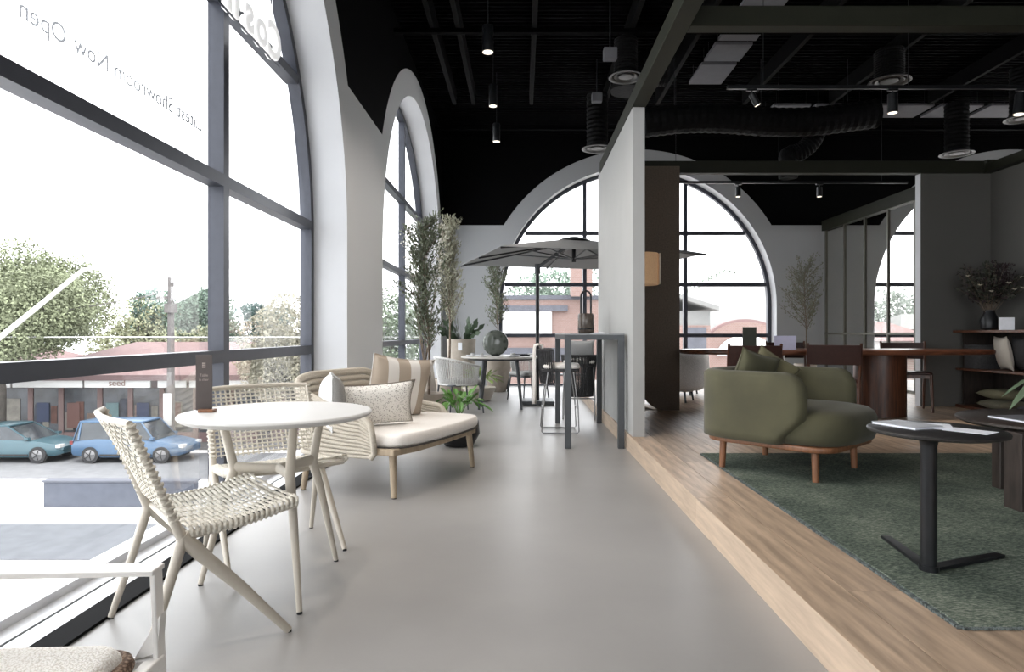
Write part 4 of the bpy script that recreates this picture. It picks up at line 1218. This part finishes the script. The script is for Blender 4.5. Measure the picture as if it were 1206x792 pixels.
# white boucle armchairs
def boucle(lab, loc, rz):
    t = thing('tub_chair', lab, 'armchair', loc, rz, 'white boucle tub chairs')
    for a in (45,135,225,315):
        MB().tube([(.24*cos(radians(a)),.24*sin(radians(a)),.16),(.27*cos(radians(a)),.27*sin(radians(a)),0)],[.018,.013],8).build('leg', M_blackm, t)
    MB().slab(rrect(-.30,.34,-.30,.30,.18), .15,.42,.07).build('seat_cushion', M_boucle, t, smooth=60)
    v=[]; f=[]; n=36; m=12
    for i in range(n+1):
        a = -2.1+4.2*i/n
        for k in range(m):
            b_ = 2*pi*k/m; tip = min(1, (1-abs(-1+2*i/n))*6+.25)
            r = .34+.075*cos(b_)*tip; z = .42+.25*math.copysign(abs(sin(b_))**.6, sin(b_))*tip**.5
            v.append((-cos(a)*r, sin(a)*r, z))
    for i in range(n):
        for k in range(m): l=(k+1)%m; f.append((i*m+k,i*m+l,(i+1)*m+l,(i+1)*m+k))
    f.append(tuple(reversed(range(m)))); f.append(tuple(n*m+k for k in range(m)))
    MB().add(v,f).build('tub_back', M_boucle, t, smooth=180)
boucle('white boucle tub chair beside the brown curtain panel, nearer one', (2.12,8.75,Zp), radians(60))
boucle('white boucle tub chair partly behind the other near the brown panel', (2.45,9.75,Zp), radians(150))

# brown curved display panel with wood cove
t = thing('display_panel', 'tall dark brown felt panel with rounded lower corner behind the divider', 'screen', (1.68,7.70,Zp))
ol = [(.24,.0),(.24,2.95),(-.50,2.95),(-.50,.9)]
P = [(-.245,.35)]+[( -.245+.19*(1-cos(a)), .20*(1-sin(a))+.0) for a in [pi/2*k/10 for k in range(11)]]
pl = [(.235,0.0),(.235,2.955),(-.24,2.955)]+[(-.24,.34)]+[(-.24+.30*(1-cos(a)),.34-.34*sin(a)) for a in [pi/2*k/10 for k in range(1,11)]]
b = MB(); n = len(pl); v = [(x,0,z) for x,z in pl]+[(x,.05,z) for x,z in pl]
f = [tuple(reversed(range(n))), tuple(n+k for k in range(n))]+[(k,(k+1)%n,n+(k+1)%n,n+k) for k in range(n)]
b.add(v,f).build('felt_panel', mat('brown_felt', (.12,.095,.075), .9, ns=60, na=.15, bump=.2), t)
b = MB(); P = [(-.33,2.9),(-.33,.30)]+[(-.33+.28*(1-cos(a)),.30-.29*sin(a)) for a in [pi/2*k/12 for k in range(1,13)]]+[(.10,.008)]
for k in range(len(P)-1):
    (x0,zz0),(x1,zz1) = P[k],P[k+1]
    b.add([(x0,.07,zz0),(x1,.07,zz1),(x1,.55,zz1),(x0,.55,zz0),(x0-.012,.07,zz0-.006),(x1-.012,.07,zz1-.006),(x1-.012,.55,zz1-.006),(x0-.012,.55,zz0-.006)],
      [(0,1,2,3),(7,6,5,4),(0,4,5,1),(3,2,6,7)])
b.build('wood_cove', M_oakl, t, smooth=40)

# drum wall lamp
t = thing('drum_wall_lamp', 'tan linen drum lamp fixed to the hidden side of the white divider', 'lamp', (1.31,6.9,1.78))
MB().lathe([(.165,-.17),(.17,-.17),(.17,.17),(.165,.17),(.16,.0)], n=40).build('lamp_shade', mat('tan_linen_shade', (.50,.32,.17), .85, ns=90, na=.08, bump=.1, emit=(1,.62,.36), es=.03), t, smooth=True)
MB().box(-.20,.0,-.012,.012,-.012,.012).build('arm', M_frame2, t)
MB().lathe([(.05,-.02),(.05,.02),(.01,.02)], n=16).build('lamp_holder', M_frame2, t)
MB().box(.166,.178,-.10,.10,-.165,.165).build('pale_edge_strip', mat('pale_strip', (.72,.68,.6), .6, ns=20, na=.02), t)  # pale strip along the right edge of the shade
bl = bpy.data.lights.new('lamp_bulb', 'POINT'); bl.energy = .8; bl.color = (1,.7,.42); bl.shadow_soft_size = .05
bo = bpy.data.objects.new('lamp_bulb', bl); COL.objects.link(bo); bo.parent = t; bo.location = (0,0,0)

# glass and steel partition beyond the opening
t = thing('glass_partition', 'steel framed glass partition with slim bars at the right beyond the opening', 'partition', (6.07,10.46,Zp))
L0, L1 = -2.25, 2.24; topz = 3.13-Zp
M_br = mat('bronze_bar', (.12,.115,.095), .45, .3, ns=10, na=.05)
ys = [L1-.02, L1-.75, L1-1.46, L1-2.17, L1-2.9, L1-3.65, L0+.02]
for y in ys: MB().box(-.02,.02,y-.018,y+.018,.02,topz).build('bar', M_br, t)
MB().box(-.02,.02,L0,L1,0,.04).build('bottom_rail', M_br, t)
MB().box(-.022,.022,L0,L1,.91,.945).build('mid_rail', M_br, t)
for a, c in zip(ys[1:], ys): 
    MB().box(-.004,.004,a+.018,c-.018,.04,.91).build('pane', M_pglass, t); MB().box(-.004,.004,a+.018,c-.018,.945,topz).build('pane', M_pglass, t)
beam('pale olive beam sloping in view above the glass partition', 6.0, 6.14, 8.2, YF, 3.13, 3.33)

# right hand shelf along the wall
t = thing('low_shelving', 'low dark open shelving with walnut boards along the right wall', 'shelf', (5.73,6.9,Zp))
MB().box(-.25,.23,-2.2,1.19,.94,.97).build('shelf_board', M_walnut_h, t, bev=.003)
MB().box(-.23,.23,-2.2,1.17,.47,.495).build('shelf_board', M_walnut_h, t, bev=.003)
MB().box(-.23,.23,-2.2,1.17,.0,.035).build('shelf_board', M_walnut_h, t, bev=.003)
MB().box(.215,.235,-2.2,1.17,.035,.94).build('back_panel', M_blackw, t)
for y in (-2.15,-.5,1.12):
    for a,c in ((.035,.47),(.495,.94)): MB().box(-.15,.21,y,y+.03,a,c).build('upright', M_blackw, t)
def shelf_cushion(lab, loc, w,h,th, yaw, lean, roll, m): return cushion('scatter_cushion', lab, w,h,th, loc, yaw, lean, roll, m)
M_cream = mat('cream_cotton', (.50,.46,.40), .95, ns=120, na=.05, bump=.2)
M_drab = mat('drab_green_cotton', (.12,.11,.075), .95, ns=60, na=.1, bump=.2)
M_char = mat('charcoal_cotton', (.03,.03,.032), .95, ns=60, na=.1, bump=.2)
shelf_cushion('cream edged cushion leaning on the middle shelf board', (5.68,7.50,Zp+.50), .40,.40,.12, radians(70), radians(10), 0, M_cream)
shelf_cushion('charcoal cushion in front of the cream one on the middle shelf', (5.72,7.24,Zp+.50), .40,.40,.14, radians(75), radians(10), 0, M_char)
for (z,x,y,m,lab) in ((.035,5.66,7.45,M_drab,'drab green cushion lying flat on the bottom shelf, lower of the pair'),(.155,5.67,7.47,mat('moss_cotton',(.15,.14,.085),.95,ns=60,na=.1),'drab green cushion lying flat, upper of the pair on the bottom shelf'),(.035,5.66,6.85,M_char,'charcoal cushion lying flat at the near end of the bottom shelf')):
    t = thing('scatter_cushion', lab, 'cushion', (x,y,Zp+z), radians(85))
    mt = Matrix.Translation((0,0,.06)) @ Matrix.Rotation(pi/2,4,'X')
    MB().pillow(.46,.40,.13,mt).build('cover', m, t, smooth=180)
    MB().tube([mt @ Vector((.23*cos(a)*(1 if abs(cos(a))>.7 else 1), .0, .2*sin(a))) for a in [2*pi*k/20 for k in range(20)]], .004, 5, closed=True).build('seam_piping', m, t)
t = thing('storage_basket', 'black woven basket at the far end of the middle shelf', 'basket', (5.72,7.87,Zp+.495))
MB().slab(rrect(-.18,.18,-.13,.13,.05), 0,.28,.01).build('basket_body', M_dkrope, t, smooth=50)
MB().tube([(x,y,.285) for x,y in rrect(-.18,.18,-.13,.13,.05)], .01, 6, closed=True).build('rim', M_dkrope, t, smooth=True)
# bouquet
t = thing('flower_bouquet', 'large dried bouquet of dark foliage and cream blooms on the top shelf', 'flowers', (5.60,7.62,Zp+.97))
MB().lathe([(.05,0),(.085,.02),(.10,.12),(.06,.2),(.055,.24),(.045,.24),(.05,.2),(.01,.02)], n=28).build('vase', M_blackm, t, smooth=True)
rnd = random.Random(11); st = MB(); dk = MB(); fl = MB(); pu = MB()
for i in range(64):
    a = rnd.uniform(0,2*pi); sp = rnd.uniform(.05,.36); h = rnd.uniform(.25,.66)-sp*.4
    p1 = Vector((cos(a)*sp, sin(a)*sp, .22+h)); p0 = Vector((0,0,.15)); mid = p0.lerp(p1,.5)+Vector((0,0,.06))
    st.tube([p0,mid,p1], .0025, 4)
    kind_ = i % 5
    for j in range(28):
        q = rnd.uniform(.4,1); p = mid.lerp(p1,(q-.45)/.55)+Vector((rnd.gauss(0,.02),rnd.gauss(0,.02),rnd.gauss(0,.02)))
        (pu if kind_ == 0 else dk).leaf(p, (rnd.uniform(-1,1),rnd.uniform(-1,1),rnd.uniform(-.3,1)), .055, .022)
    if kind_ in (1,3) and p1.z < .72:
        for j in range(7):
            aa = 2*pi*j/7; fl.leaf(p1, (cos(aa),sin(aa),.6), .042, .026, up=(0,0,1))
for i in range(3):
    p = Vector((.02+.03*i,-.10-.04*i,.5))
    for j in range(120):
        pu.leaf(p+Vector((rnd.gauss(0,.025),rnd.gauss(0,.03),rnd.uniform(0,.26))), (rnd.uniform(-1,1),rnd.uniform(-1,1),1), .035,.016)
st.build('stems', M_bark, t, kind='stuff'); dk.build('foliage', mat('dark_sage_leaf', (.035,.038,.026), .7, ns=6, na=.3), t, kind='stuff')
pu.build('plum_spikes', mat('plum_spike', (.022,.012,.014), .8, ns=6, na=.3), t, kind='stuff'); fl.build('cream_blooms', mat('cream_petal', (.60,.57,.46), .7, ns=6, na=.1), t, kind='stuff')
t = thing('table_card', 'small white card standing on the top shelf in front of the bouquet', 'sign', (5.60,7.35,Zp+.97), radians(-25))
MB().box(-.075,.075,-.003,.003,0,.145).build('card', M_paper, t)
MB().box(-.03,.03,0,.05,0,.004).build('prop', M_paper, t)
# tree beyond the opening
t = thing('olive_tree', 'delicate olive tree seen through the opening against the grey far wall', 'tree', (5.35,12.0,Zp))
pot_round(t,.16,.2,.36,M_potw); olive_tree(t,.3,2.30,.60,34,64,mat('muted_olive_leaf',(.14,.145,.10),.7,ns=6,na=.25),.014,.36,.05,21,.9)

# window sign letters
t = thing('window_sign', 'white rope edged letters hanging by a wire in the first arched window', 'sign', (-1.76,4.62,3.03))
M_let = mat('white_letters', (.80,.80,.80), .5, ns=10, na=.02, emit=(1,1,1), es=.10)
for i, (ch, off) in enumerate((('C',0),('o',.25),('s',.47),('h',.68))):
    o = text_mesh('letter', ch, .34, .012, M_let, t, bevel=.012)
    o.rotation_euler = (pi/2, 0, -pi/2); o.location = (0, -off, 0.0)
MB().bar((.0,.0,-.012),(.0,-1.0,-.012),.012,.008).build('mounting_bar', M_frame, t)
MB().cyl((0,-.12,.22),(0,-.12,.95),.003,n=5).build('hanging_wire', M_let, t)
t = thing('window_lettering', 'thin grey lettering on the upper pane of the first arched window', 'lettering', (-1.938,3.87,2.31))
film = glass('etched_film', (.30,.303,.31), .01); adv = 0
for wd in ('Latest', 'Showroom', 'Now', 'Open'):
    o = text_mesh('vinyl_word', wd, .115, .0006, film, t); o.rotation_euler = (pi/2,0,-pi/2); o.location = (0,-adv,0)
    adv += max(v.co.x for v in o.data.vertices)+.042
#PART4
# ================================================================ outdoors
GZ = -4.115
_rawmat = mat
def mat(n, c, *a, **k): return _rawmat(n, tuple(x*.30 for x in c), *a, **k)
M_road = _rawmat('asphalt', (.085,.09,.10), .9, ns=3, na=.10)
M_pave = _rawmat('pale_paving', (.62,.61,.60), .9, ns=2, na=.05)
g = struct(MB().box(-120,120,-40,160,GZ-.3,GZ).build('ground', M_pave))
struct(MB().box(-60,-3,14.6,17.3,GZ,GZ+.02).build('trim_20', M_road))
struct(MB().box(-60,-3,22.8,27.6,GZ,GZ+.02).build('trim_21', _rawmat('pale_asphalt', (.15,.152,.158), .9, ns=3, na=.10)))
struct(MB().box(-60,-3,28.4,29.8,GZ,GZ+.12).build('trim_22', mat('footpath', (.42,.40,.39), .9, ns=3, na=.06)))
t = thing('reflection_band', 'long low blue-grey block standing in for a reflection in the window', 'reflection', (-12.2,19.2,GZ))  # solid block stands in for a bluish reflection in the glass
M_refl = _rawmat('reflection_blue_grey', (.07,.078,.10), .8, ns=4, na=.1)
MB().box(-2.1,2.4,-.15,.15,0,.74).build('wall_body', M_refl, t, bev=.02)
MB().box(-2.15,2.45,-.18,.18,.74,.80).build('coping', _rawmat('reflection_edge', (.09,.095,.115), .8, ns=4, na=.05), t, bev=.01)

def tree(lab, loc, H, R, n, m, seed, cz=.62, ry=None, ls=.26, squash=.8, tr=.25, cat='tree'):
    t = thing('street_tree', lab, cat, loc, 0, 'street trees'); rnd = random.Random(seed)
    b = MB().tube([(0,0,0),(.1,.05,H*.3),(0,0,H*.6)], [tr,tr*.8,tr*.4], 8)
    blobs = []
    for i in range(16):
        a = rnd.uniform(0,2*pi); q = rnd.uniform(.2,.75); c = Vector((cos(a)*R*q, sin(a)*R*q*(1), H*cz+rnd.uniform(-.45,.55)*R*squash))
        blobs.append((c, R*rnd.uniform(.32,.5)))
        if i < 8: b.tube([(0,0,H*.3),Vector((0,0,H*.35)).lerp(c,.5),c], [tr*.35,tr*.25,tr*.08], 6)
    lf = MB()
    for i in range(n):
        c, r = blobs[rnd.randrange(16)]
        d = Vector((rnd.gauss(0,1),rnd.gauss(0,1),rnd.gauss(0,1))).normalized()
        p = c+d*r*rnd.uniform(.75,1.05)
        lf.leaf(p, (rnd.uniform(-1,1),rnd.uniform(-1,1),rnd.uniform(-1,1)), ls*rnd.uniform(.5,1.2), ls*.55)
    b.build('trunk', M_tb, t, smooth=True); lf.build('crown', m, t, kind='stuff')
M_tb = mat('tree_bark', (.30,.27,.24), .9, ns=6, na=.2)
def lm(nm, c): return _rawmat(nm, tuple(x*.62 for x in (c[0],c[1]*.95,c[2]*1.05)), .9, ns=.9, na=.35)
tree('huge broad fig tree filling the left window pane', (-23.2,27.9,GZ), 9.2, 4.7, 60000, lm('fig_leaf',(.29,.34,.19)), 31, .71, ls=.16, squash=.45, tr=.5)
tree('rounded yellow green tree right of the huge fig', (-25.3,42,GZ), 6.6, 3.2, 7000, lm('yellow_leaf',(.38,.42,.24)), 32, .72, ls=.26)
tree('dense blue green conifer left of the power pole', (-24.0,44,GZ), 8.6, 2.7, 9000, lm('blue_leaf',(.16,.26,.19)), 33, .66, ls=.26, squash=1.1)
tree('dark green tree right behind the power pole', (-20.8,42,GZ), 8.6, 2.9, 8000, lm('green_leaf',(.22,.32,.22)), 34, .68, ls=.26)
tree('pale green bushy tree low behind the power pole', (-18.5,36,GZ), 5.3, 2.2, 5000, lm('lime_leaf',(.42,.47,.27)), 35, .75, ls=.22)
tree('small dark pointed tree in the second pane, left one', (-20.9,50,GZ), 8.6, 1.6, 4000, lm('pine_leaf',(.15,.24,.20)), 36, .66, ls=.22, squash=1.5)
tree('small dark pointed tree in the second pane, right one', (-18.9,49,GZ), 8.4, 1.6, 4000, lm('pine_leaf2',(.18,.27,.20)), 37, .66, ls=.22, squash=1.5)
tree('clipped yellow green bush below the pointed trees', (-12.2,30,GZ), 4.9, 1.25, 4000, lm('hedge_leaf',(.38,.40,.20)), 38, .72, ls=.13, squash=1.4)
tree('pale yellow street tree at the right of the second pane', (-10.6,29,GZ), 7.6, 2.3, 14000, lm('cream_leaf',(.52,.52,.36)), 39, .6, ls=.15, squash=1.3)
tree('green tree seen through the second arched window', (-6.0,26.5,GZ), 7.6, 2.6, 12000, lm('mid_leaf',(.25,.33,.20)), 40, .6, ls=.15, squash=1.2)
tree('leafy tree behind the brick chimney', (3.0,58,GZ), 11.6, 4.2, 3500, lm('chimney_leaf',(.27,.37,.27)), 41, .72, ls=.45)
tree('leafy tree on the hill right of the pale hip roof', (21.0,70,GZ), 11.0, 5.0, 3000, lm('hill_leaf',(.35,.42,.32)), 42, .75, ls=.5)
for i,(x,y,h) in enumerate(((38,70,8.5),(44,72,9.2),(50,74,8.0),(34,66,7.6))):
    tree('distant pale tree behind the red roofs, '+['leftmost of the row','second of the row','third of the row','lowest, nearest the roofs'][i], (x,y,GZ), h, 4, 1500, lm('far_leaf',(.34,.40,.32)), 50+i, .75, ls=.5)

# shops across the street
M_rb = mat('pink_render', (.50,.33,.32), .9, ns=3, na=.08); M_rt = mat('red_tin_roof', (.56,.36,.35), .8, ns=2, na=.06)
M_ws = _rawmat('white_fascia', (.5,.5,.49), .7, ns=3, na=.02); M_dw = mat('shop_window_glass', (.16,.18,.21), .25, ns=1.5, na=.5)
t = thing('shop_building', 'row of low shops with red tin roof and white sign boards across the street', 'building', (-17,30,GZ))
MB().box(-12,5.6,.4,9,0,3.1).build('wall_body', M_rb, t)
def hip(x0,x1,y0,y1,z0,z1,ins,m,nm='roof'):
    return MB().add([(x0,y0,z0),(x1,y0,z0),(x1,y1,z0),(x0,y1,z0),(x0+ins,(y0+y1)/2,z1),(x1-ins,(y0+y1)/2,z1)],[(0,1,5,4),(1,2,5),(2,3,4,5),(3,0,4),(3,2,1,0)]).build(nm, m, t)
hip(-6.6,6.0,-.9,8.4,3.30,4.75,3.2,M_rt)
hip(-14,-6.8,-.9,8.4,3.30,4.9,3.0,M_rt)
MB().box(-12.5,6.0,-1.0,.4,3.05,3.30).build('awning', mat('dark_red_awning', (.34,.22,.22), .8, ns=3, na=.06), t)
xs = [(-6.3,-3.1),(-3.0,-.0),(.35,1.65),(1.8,4.6),(-10.2,-6.4)]
for a,c in xs: MB().box(a,c,-.85,-.75,2.72,3.12).build('fascia_sign', M_ws, t)
o = text_mesh('sign_text', 'seed', .42, .01, mat('salmon_letters', (.62,.40,.34), .7, ns=3, na=.02), t, align='CENTER'); o.rotation_euler = (pi/2,0,0); o.location = (-1.5,-.87,2.80)
for x in (-10.0,-6.35,-4.9,-3.05,-1.6,-.1,1.5,3.2,5.2): MB().box(x-.12,x+.12,.28,.42,0,2.75).build('pier', mat('dusty_pink_pier', (.60,.42,.40), .9, ns=3, na=.06), t)
pp = (-10.0,-6.35,-4.9,-3.05,-1.6,-.1,1.5,3.2,5.2)
for i,(a,c) in enumerate(zip(pp, pp[1:])):
    w_ = MB().box(a+.14,c-.14,.32,.39,.5,2.6).build('shop_window', M_dw, t)
    for j in range(3):
        u0 = a+.2+j*(c-a-.3)/3; hh = .5+.35*((i*2+j)%3)
        MB().box(u0, u0+(c-a)*.2, .30,.317, .6+.15*j, .6+.15*j+hh).build('display_panel', _rawmat(['peach_panel','slate_panel','cream_panel','rust_panel'][(i+j)%4], [(.14,.10,.08),(.05,.055,.07),(.17,.16,.14),(.10,.05,.04)][(i+j)%4], .8, ns=3, na=.25), w_)
    MB().box(a+.14,c-.14,.28,.42,0,.5).build('stall_riser', M_rt, t)
    MB().box(a+.3,a+.9,.27,.296,.7+.3*(i%2),1.9).build('window_poster', [mat('teal_poster',(.35,.55,.58),.7,ns=3,na=.1),mat('navy_poster',(.10,.14,.28),.7,ns=3,na=.1),mat('brick_poster',(.40,.20,.17),.7,ns=3,na=.1)][i%3], w_)
t = thing('pale_roof_house', 'house with pale grey roof and skylight behind the red roofed shops', 'building', (-19.6,41,GZ))
MB().box(-4.6,2.4,0,6,0,4.2).build('wall_body', M_rb, t)
hip(-4.9,2.7,-.4,6.4,4.2,5.25,2.6,_rawmat('pale_tin_roof', (.18,.175,.17), .8, ns=3, na=.03)); MB().box(-3.2,-1.6,1.2,2.6,4.8,5.45).build('skylight', M_ws, t)

t = thing('power_pole', 'grey timber power pole with cross arm at the kerb', 'pole', (-15.3,27.8,GZ))
M_tp = mat('weathered_pole', (.40,.37,.36), .9, ns=5, na=.15)
MB().cyl((0,0,0),(0,0,7.65),.18,.12,12).build('pole_shaft', M_tp, t, smooth=True)
MB().box(-.6,.6,-.06,.06,6.7,6.82).build('cross_arm', M_tp, t)
for x in (-.5,.0,.5): MB().cyl((x,0,6.82),(x,0,7.0),.05,n=8).build('insulator', M_ws, t)
MB().box(-.15,.35,-.25,-.1,6.1,6.5).build('junction_box', M_tp, t)
MB().box(-.22,.12,-.2,-.17,1.2,2.6).build('notice_board', M_ws, t)
def cable(lab, p0, p1, sag, r, m, cat='cable'):
    P = [Vector(p0).lerp(Vector(p1), k/24)-Vector((0,0,sag*4*(k/24)*(1-k/24))) for k in range(25)]
    o = MB().tube(P, r, 5).build('overhead_cable', m, smooth=True); tag(o, lab, cat)
cable('thin grey wire sagging from the pole cross arm toward the left', (-15.8,27.8,GZ+6.95), (-32,27,GZ+5.6), .55, .022, M_tp)
cable('thin white wire level across the panes at roof height', (-33,26,GZ+5.05), (-4,26,GZ+5.05), .0, .025, M_ws)
t = thing('street_light_arm', 'white tubular street light arm rising diagonally across the left pane', 'street light', (-11.4,12.5,GZ))
MB().cyl((0,0,0),(0,0,4.3),.08,.06,12).build('pole_shaft', M_ws, t, smooth=True)
MB().tube([(0,0,4.2),(1.2,0,5.15),(2.8,0,6.45),(3.1,0,6.5),(3.4,0,6.47)], [.055,.05,.04,.035,.03], 10).build('arm', M_ws, t, smooth=True)
MB().ball((3.45,0,6.45),.22,.08,.05,12,8).build('lamp_head', M_ws, t, smooth=True)

def car(lab, loc, rz, L_, H_, m, suv):
    t = thing('car', lab, 'car', loc, rz, 'cars parked across the street'); W_ = .88
    h = L_/2; st = [(-h,.42,.62,.78),(-h+.06,.30,.92,.88),(-h+.5,.26,1.0,.95),(-h*.45,.22,.99,1),(0,.22,.96,1),(h*.38,.22,.93,1),(h*.62,.24,.88,.97),(h-.25,.28,.76,.88),(h-.02,.36,.62,.70)]
    v=[]; f=[]; nn=10
    for (x,zb,zt,wf) in st:
        w = W_*wf
        for y,z in ((-w*.9,zb),(-w,zb+.12),(-w,zt-.16),(-w*.93,zt-.03),(-w*.7,zt),(w*.7,zt),(w*.93,zt-.03),(w,zt-.16),(w,zb+.12),(w*.9,zb)): v.append((x,y,z))
    for i in range(len(st)-1):
        for k in range(nn): l=(k+1)%nn; f.append((i*nn+k,i*nn+l,(i+1)*nn+l,(i+1)*nn+k))
    f.append(tuple(reversed(range(nn)))); f.append(tuple((len(st)-1)*nn+k for k in range(nn)))
    MB().add(v,f).build('body_shell', m, t, smooth=35)
    zr = H_; zb = .94
    if suv: X = (-h+.10,-h+.32,h*.22,h*.50)
    else: X = (-h+.35,-h*.48,h*.02,h*.48)
    def cab(grow, za, zz, name, mm, x_in=0):
        v=[]
        for s in (-1,1):
            v += [(X[0],s*W_*.93*grow,za),(X[1],s*W_*.76*grow,zz),(X[2],s*W_*.76*grow,zz),(X[3],s*W_*.93*grow,za)]
        return MB().add(v,[(0,1,2,3),(7,6,5,4),(0,4,5,1),(1,5,6,2),(2,6,7,3),(3,7,4,0)]).build(name, mm, t, bev=.03)
    cab(1, zb-.04, zr-.05, 'cabin_glass', M_cg)
    MB().slab(rrect(X[1]-.06,X[2]+.08,-W_*.77,W_*.77,.12), zr-.07, zr,.02).build('roof', m, t, smooth=50)
    for s in (-1,1):
        for x in (X[1]+.05,(X[1]+X[2])/2+.15):
            MB().bar((x,s*W_*.94,zb-.02),(x+.02,s*W_*.78,zr-.06),.07,.02).build('door_pillar', m, t)
        MB().bar((X[0]+.05,s*W_*.93,zb-.03),(X[1],s*W_*.77,zr-.05),.09,.03).build('door_pillar', m, t)
        MB().bar((X[3]-.03,s*W_*.93,zb-.03),(X[2]+.02,s*W_*.77,zr-.05),.06,.03).build('door_pillar', m, t)
        MB().box(X[3]-.18,X[3]-.02,s*W_*.98-.06,s*W_*.98+.08,.93,1.03).build('wing_mirror', m, t)
        for x in (-h*.62,h*.62):
            w_ = MB().tube([(x,s*W_*.78,.33),(x,s*(W_+.01),.33)],[.33,.33],22).build('wheel', M_tyre, t, smooth=40)
            MB().tube([(x,s*(W_+.01),.33),(x,s*(W_+.025),.33)],[.215,.19],16).build('hub_cap', M_alloy, w_, smooth=40)
            b = MB()
            for k in range(5):
                a = 2*pi*k/5; b.bar((x,s*(W_+.032),.33),(x+.2*cos(a),s*(W_+.032),.33+.2*sin(a)),.05,.012)
            b.build('spokes', M_tyre, w_)
    MB().box(h-.22,h-.05,-W_*.85,-W_*.5,.60,.72).box(h-.22,h-.05,W_*.5,W_*.85,.60,.72).build('headlamp', M_ws, t)
    MB().box(-h-.01,-h+.12,-W_*.89,-W_*.6,.74,.88).box(-h-.01,-h+.12,W_*.6,W_*.89,.74,.88).build('tail_lamp', mat('red_lamp',(.45,.05,.05),.3,ns=5,na=.05), t)
    MB().box(-h*.45,h*.45,-W_-.006,-W_+.01,.30,.37).box(-h*.45,h*.45,W_-.01,W_+.006,.30,.37).build('sill_trim', M_tyre, t)
M_cg = mat('car_glass', (.10,.12,.14), .12, ns=3, na=.2); M_tyre = mat('tyre_rubber', (.07,.07,.075), .8, ns=20, na=.1); M_alloy = mat('alloy', (.55,.55,.56), .4, .3, ns=9, na=.05)
car('mid blue SUV parked across the street behind the near woven chair', (-15.75,26.2,GZ+.02), 0, 4.55,1.66, mat('blue_paint', (.16,.32,.55), .3, ns=3, na=.05), True)
car('dark teal hatchback parked at the left edge of the window', (-20.65,26.2,GZ+.02), 0, 4.5,1.50, mat('teal_paint', (.13,.27,.33), .3, ns=3, na=.05), False)

# far side buildings (beyond the far wall)
M_bk = brick_mat('red_brick', (.18,.115,.10), (.20,.13,.115), (.22,.19,.175), 3.0); M_sl = mat('slate_trim', (.24,.25,.30), .8, ns=3, na=.1)
M_rf = _rawmat('pale_roof', (.17,.17,.165), .8, ns=3, na=.04)
t = thing('brick_garage', 'long red brick building with white roller fascia beyond the far arched window', 'building', (1.2,40,GZ))
MB().box(-5.5,3.8,0,8,0,7.45).build('brick_wall', M_bk, t)
MB().box(-5.6,3.9,-.12,.0,7.35,7.6).build('coping', M_sl, t)
MB().box(-3.9,.7,-.30,.0,5.1,6.55).build('white_fascia', M_ws, t)
MB().box(-4.3,1.7,-.25,.0,6.6,6.95).build('slate_band', M_sl, t)
MB().box(-3.9,3.0,-.12,-.02,3.5,4.3).build('window_band', M_sl, t)
MB().box(1.9,3.2,-.7,.6,7.5,10.0).build('chimney', M_bk, t)
MB().box(1.8,3.3,-.8,.7,10.0,10.2).build('chimney_cap', M_rt, t)
t = thing('brick_hall', 'brick hall with pale hipped roof and curved gable beyond the far arch', 'building', (13.0,38,GZ))
MB().box(-7.0,6,0,10,0,4.9).build('brick_wall', M_bk, t)
hip(-4.6,7.6,.3,10.5,5.2,9.3,5.2,M_rf)
MB().box(-7.1,6.1,-.08,.0,4.9,5.25).build('eaves_band', M_sl, t)
pl = [( 3.4*cos(a), 2.3*sin(a)) for a in [pi*k/24 for k in range(25)]]
def arcslab(rx, rz_, cx, y0, y1, zc, name, m):
    P = [(cx+rx*cos(pi*k/24), zc+rz_*sin(pi*k/24)) for k in range(25)]; n = 25
    v = [(x,y0,z) for x,z in P]+[(x,y1,z) for x,z in P]
    f = [tuple(range(n)), tuple(n+k for k in reversed(range(n)))]+[(k,n+k,n+(k+1)%n,(k+1)%n) for k in range(n)]
    MB().add(v,f).build(name, m, t)
arcslab(2.6,2.0,.2,-.5,-.1,3.9,'gable_wall',M_bk); arcslab(2.75,2.15,.2,-.45,-.05,3.9,'gable_coping',M_rt)
arcslab(1.7,1.2,.2,-.6,-.45,3.9,'gable_panel',M_ws)
MB().box(-2.4,2.8,-.5,-.1,0,3.9).build('gable_base', M_bk, t)
t = thing('brick_house', 'small brick house with dark gutter at the left of the pale hip roof', 'building', (8.3,31,GZ))
MB().box(-1.6,.9,0,5,0,5.6).build('brick_wall', M_bk, t)
MB().add([(-1.9,-.4,7.3),(1.2,-.4,6.3),(1.2,5.2,6.3),(-1.9,5.2,7.3),(-1.9,-.4,7.5),(1.2,-.4,6.5),(1.2,5.2,6.5),(-1.9,5.2,7.5)],[(3,2,1,0),(4,5,6,7),(0,1,5,4),(1,2,6,5),(2,3,7,6),(3,0,4,7)]).build('roof', M_rf, t)
MB().box(-1.6,.9,.05,5,5.6,6.3).build('render_gable', M_rf, t)
MB().box(-.3,.7,-.06,.0,4.4,5.5).build('window', M_sl, t)
for i,(x,y,w,h) in enumerate(((29,52,5,4.6),(43,62,6,5.6),(56,58,5,4.4),(34,44,5.5,3.4))):
    t = thing('distant_house', 'distant red roofed house beyond the glass partition, '+['leftmost','tallest, in the middle','rightmost','nearest and lowest'][i], 'building', (x,y,GZ))
    MB().box(-w,w,0,7,0,h).build('brick_wall', M_bk if i % 2 else M_ws, t)
    hip(-w-.4,w+.4,-.5,7.5,h,h+1.6,2.5, M_rt if i != 1 else M_rf)
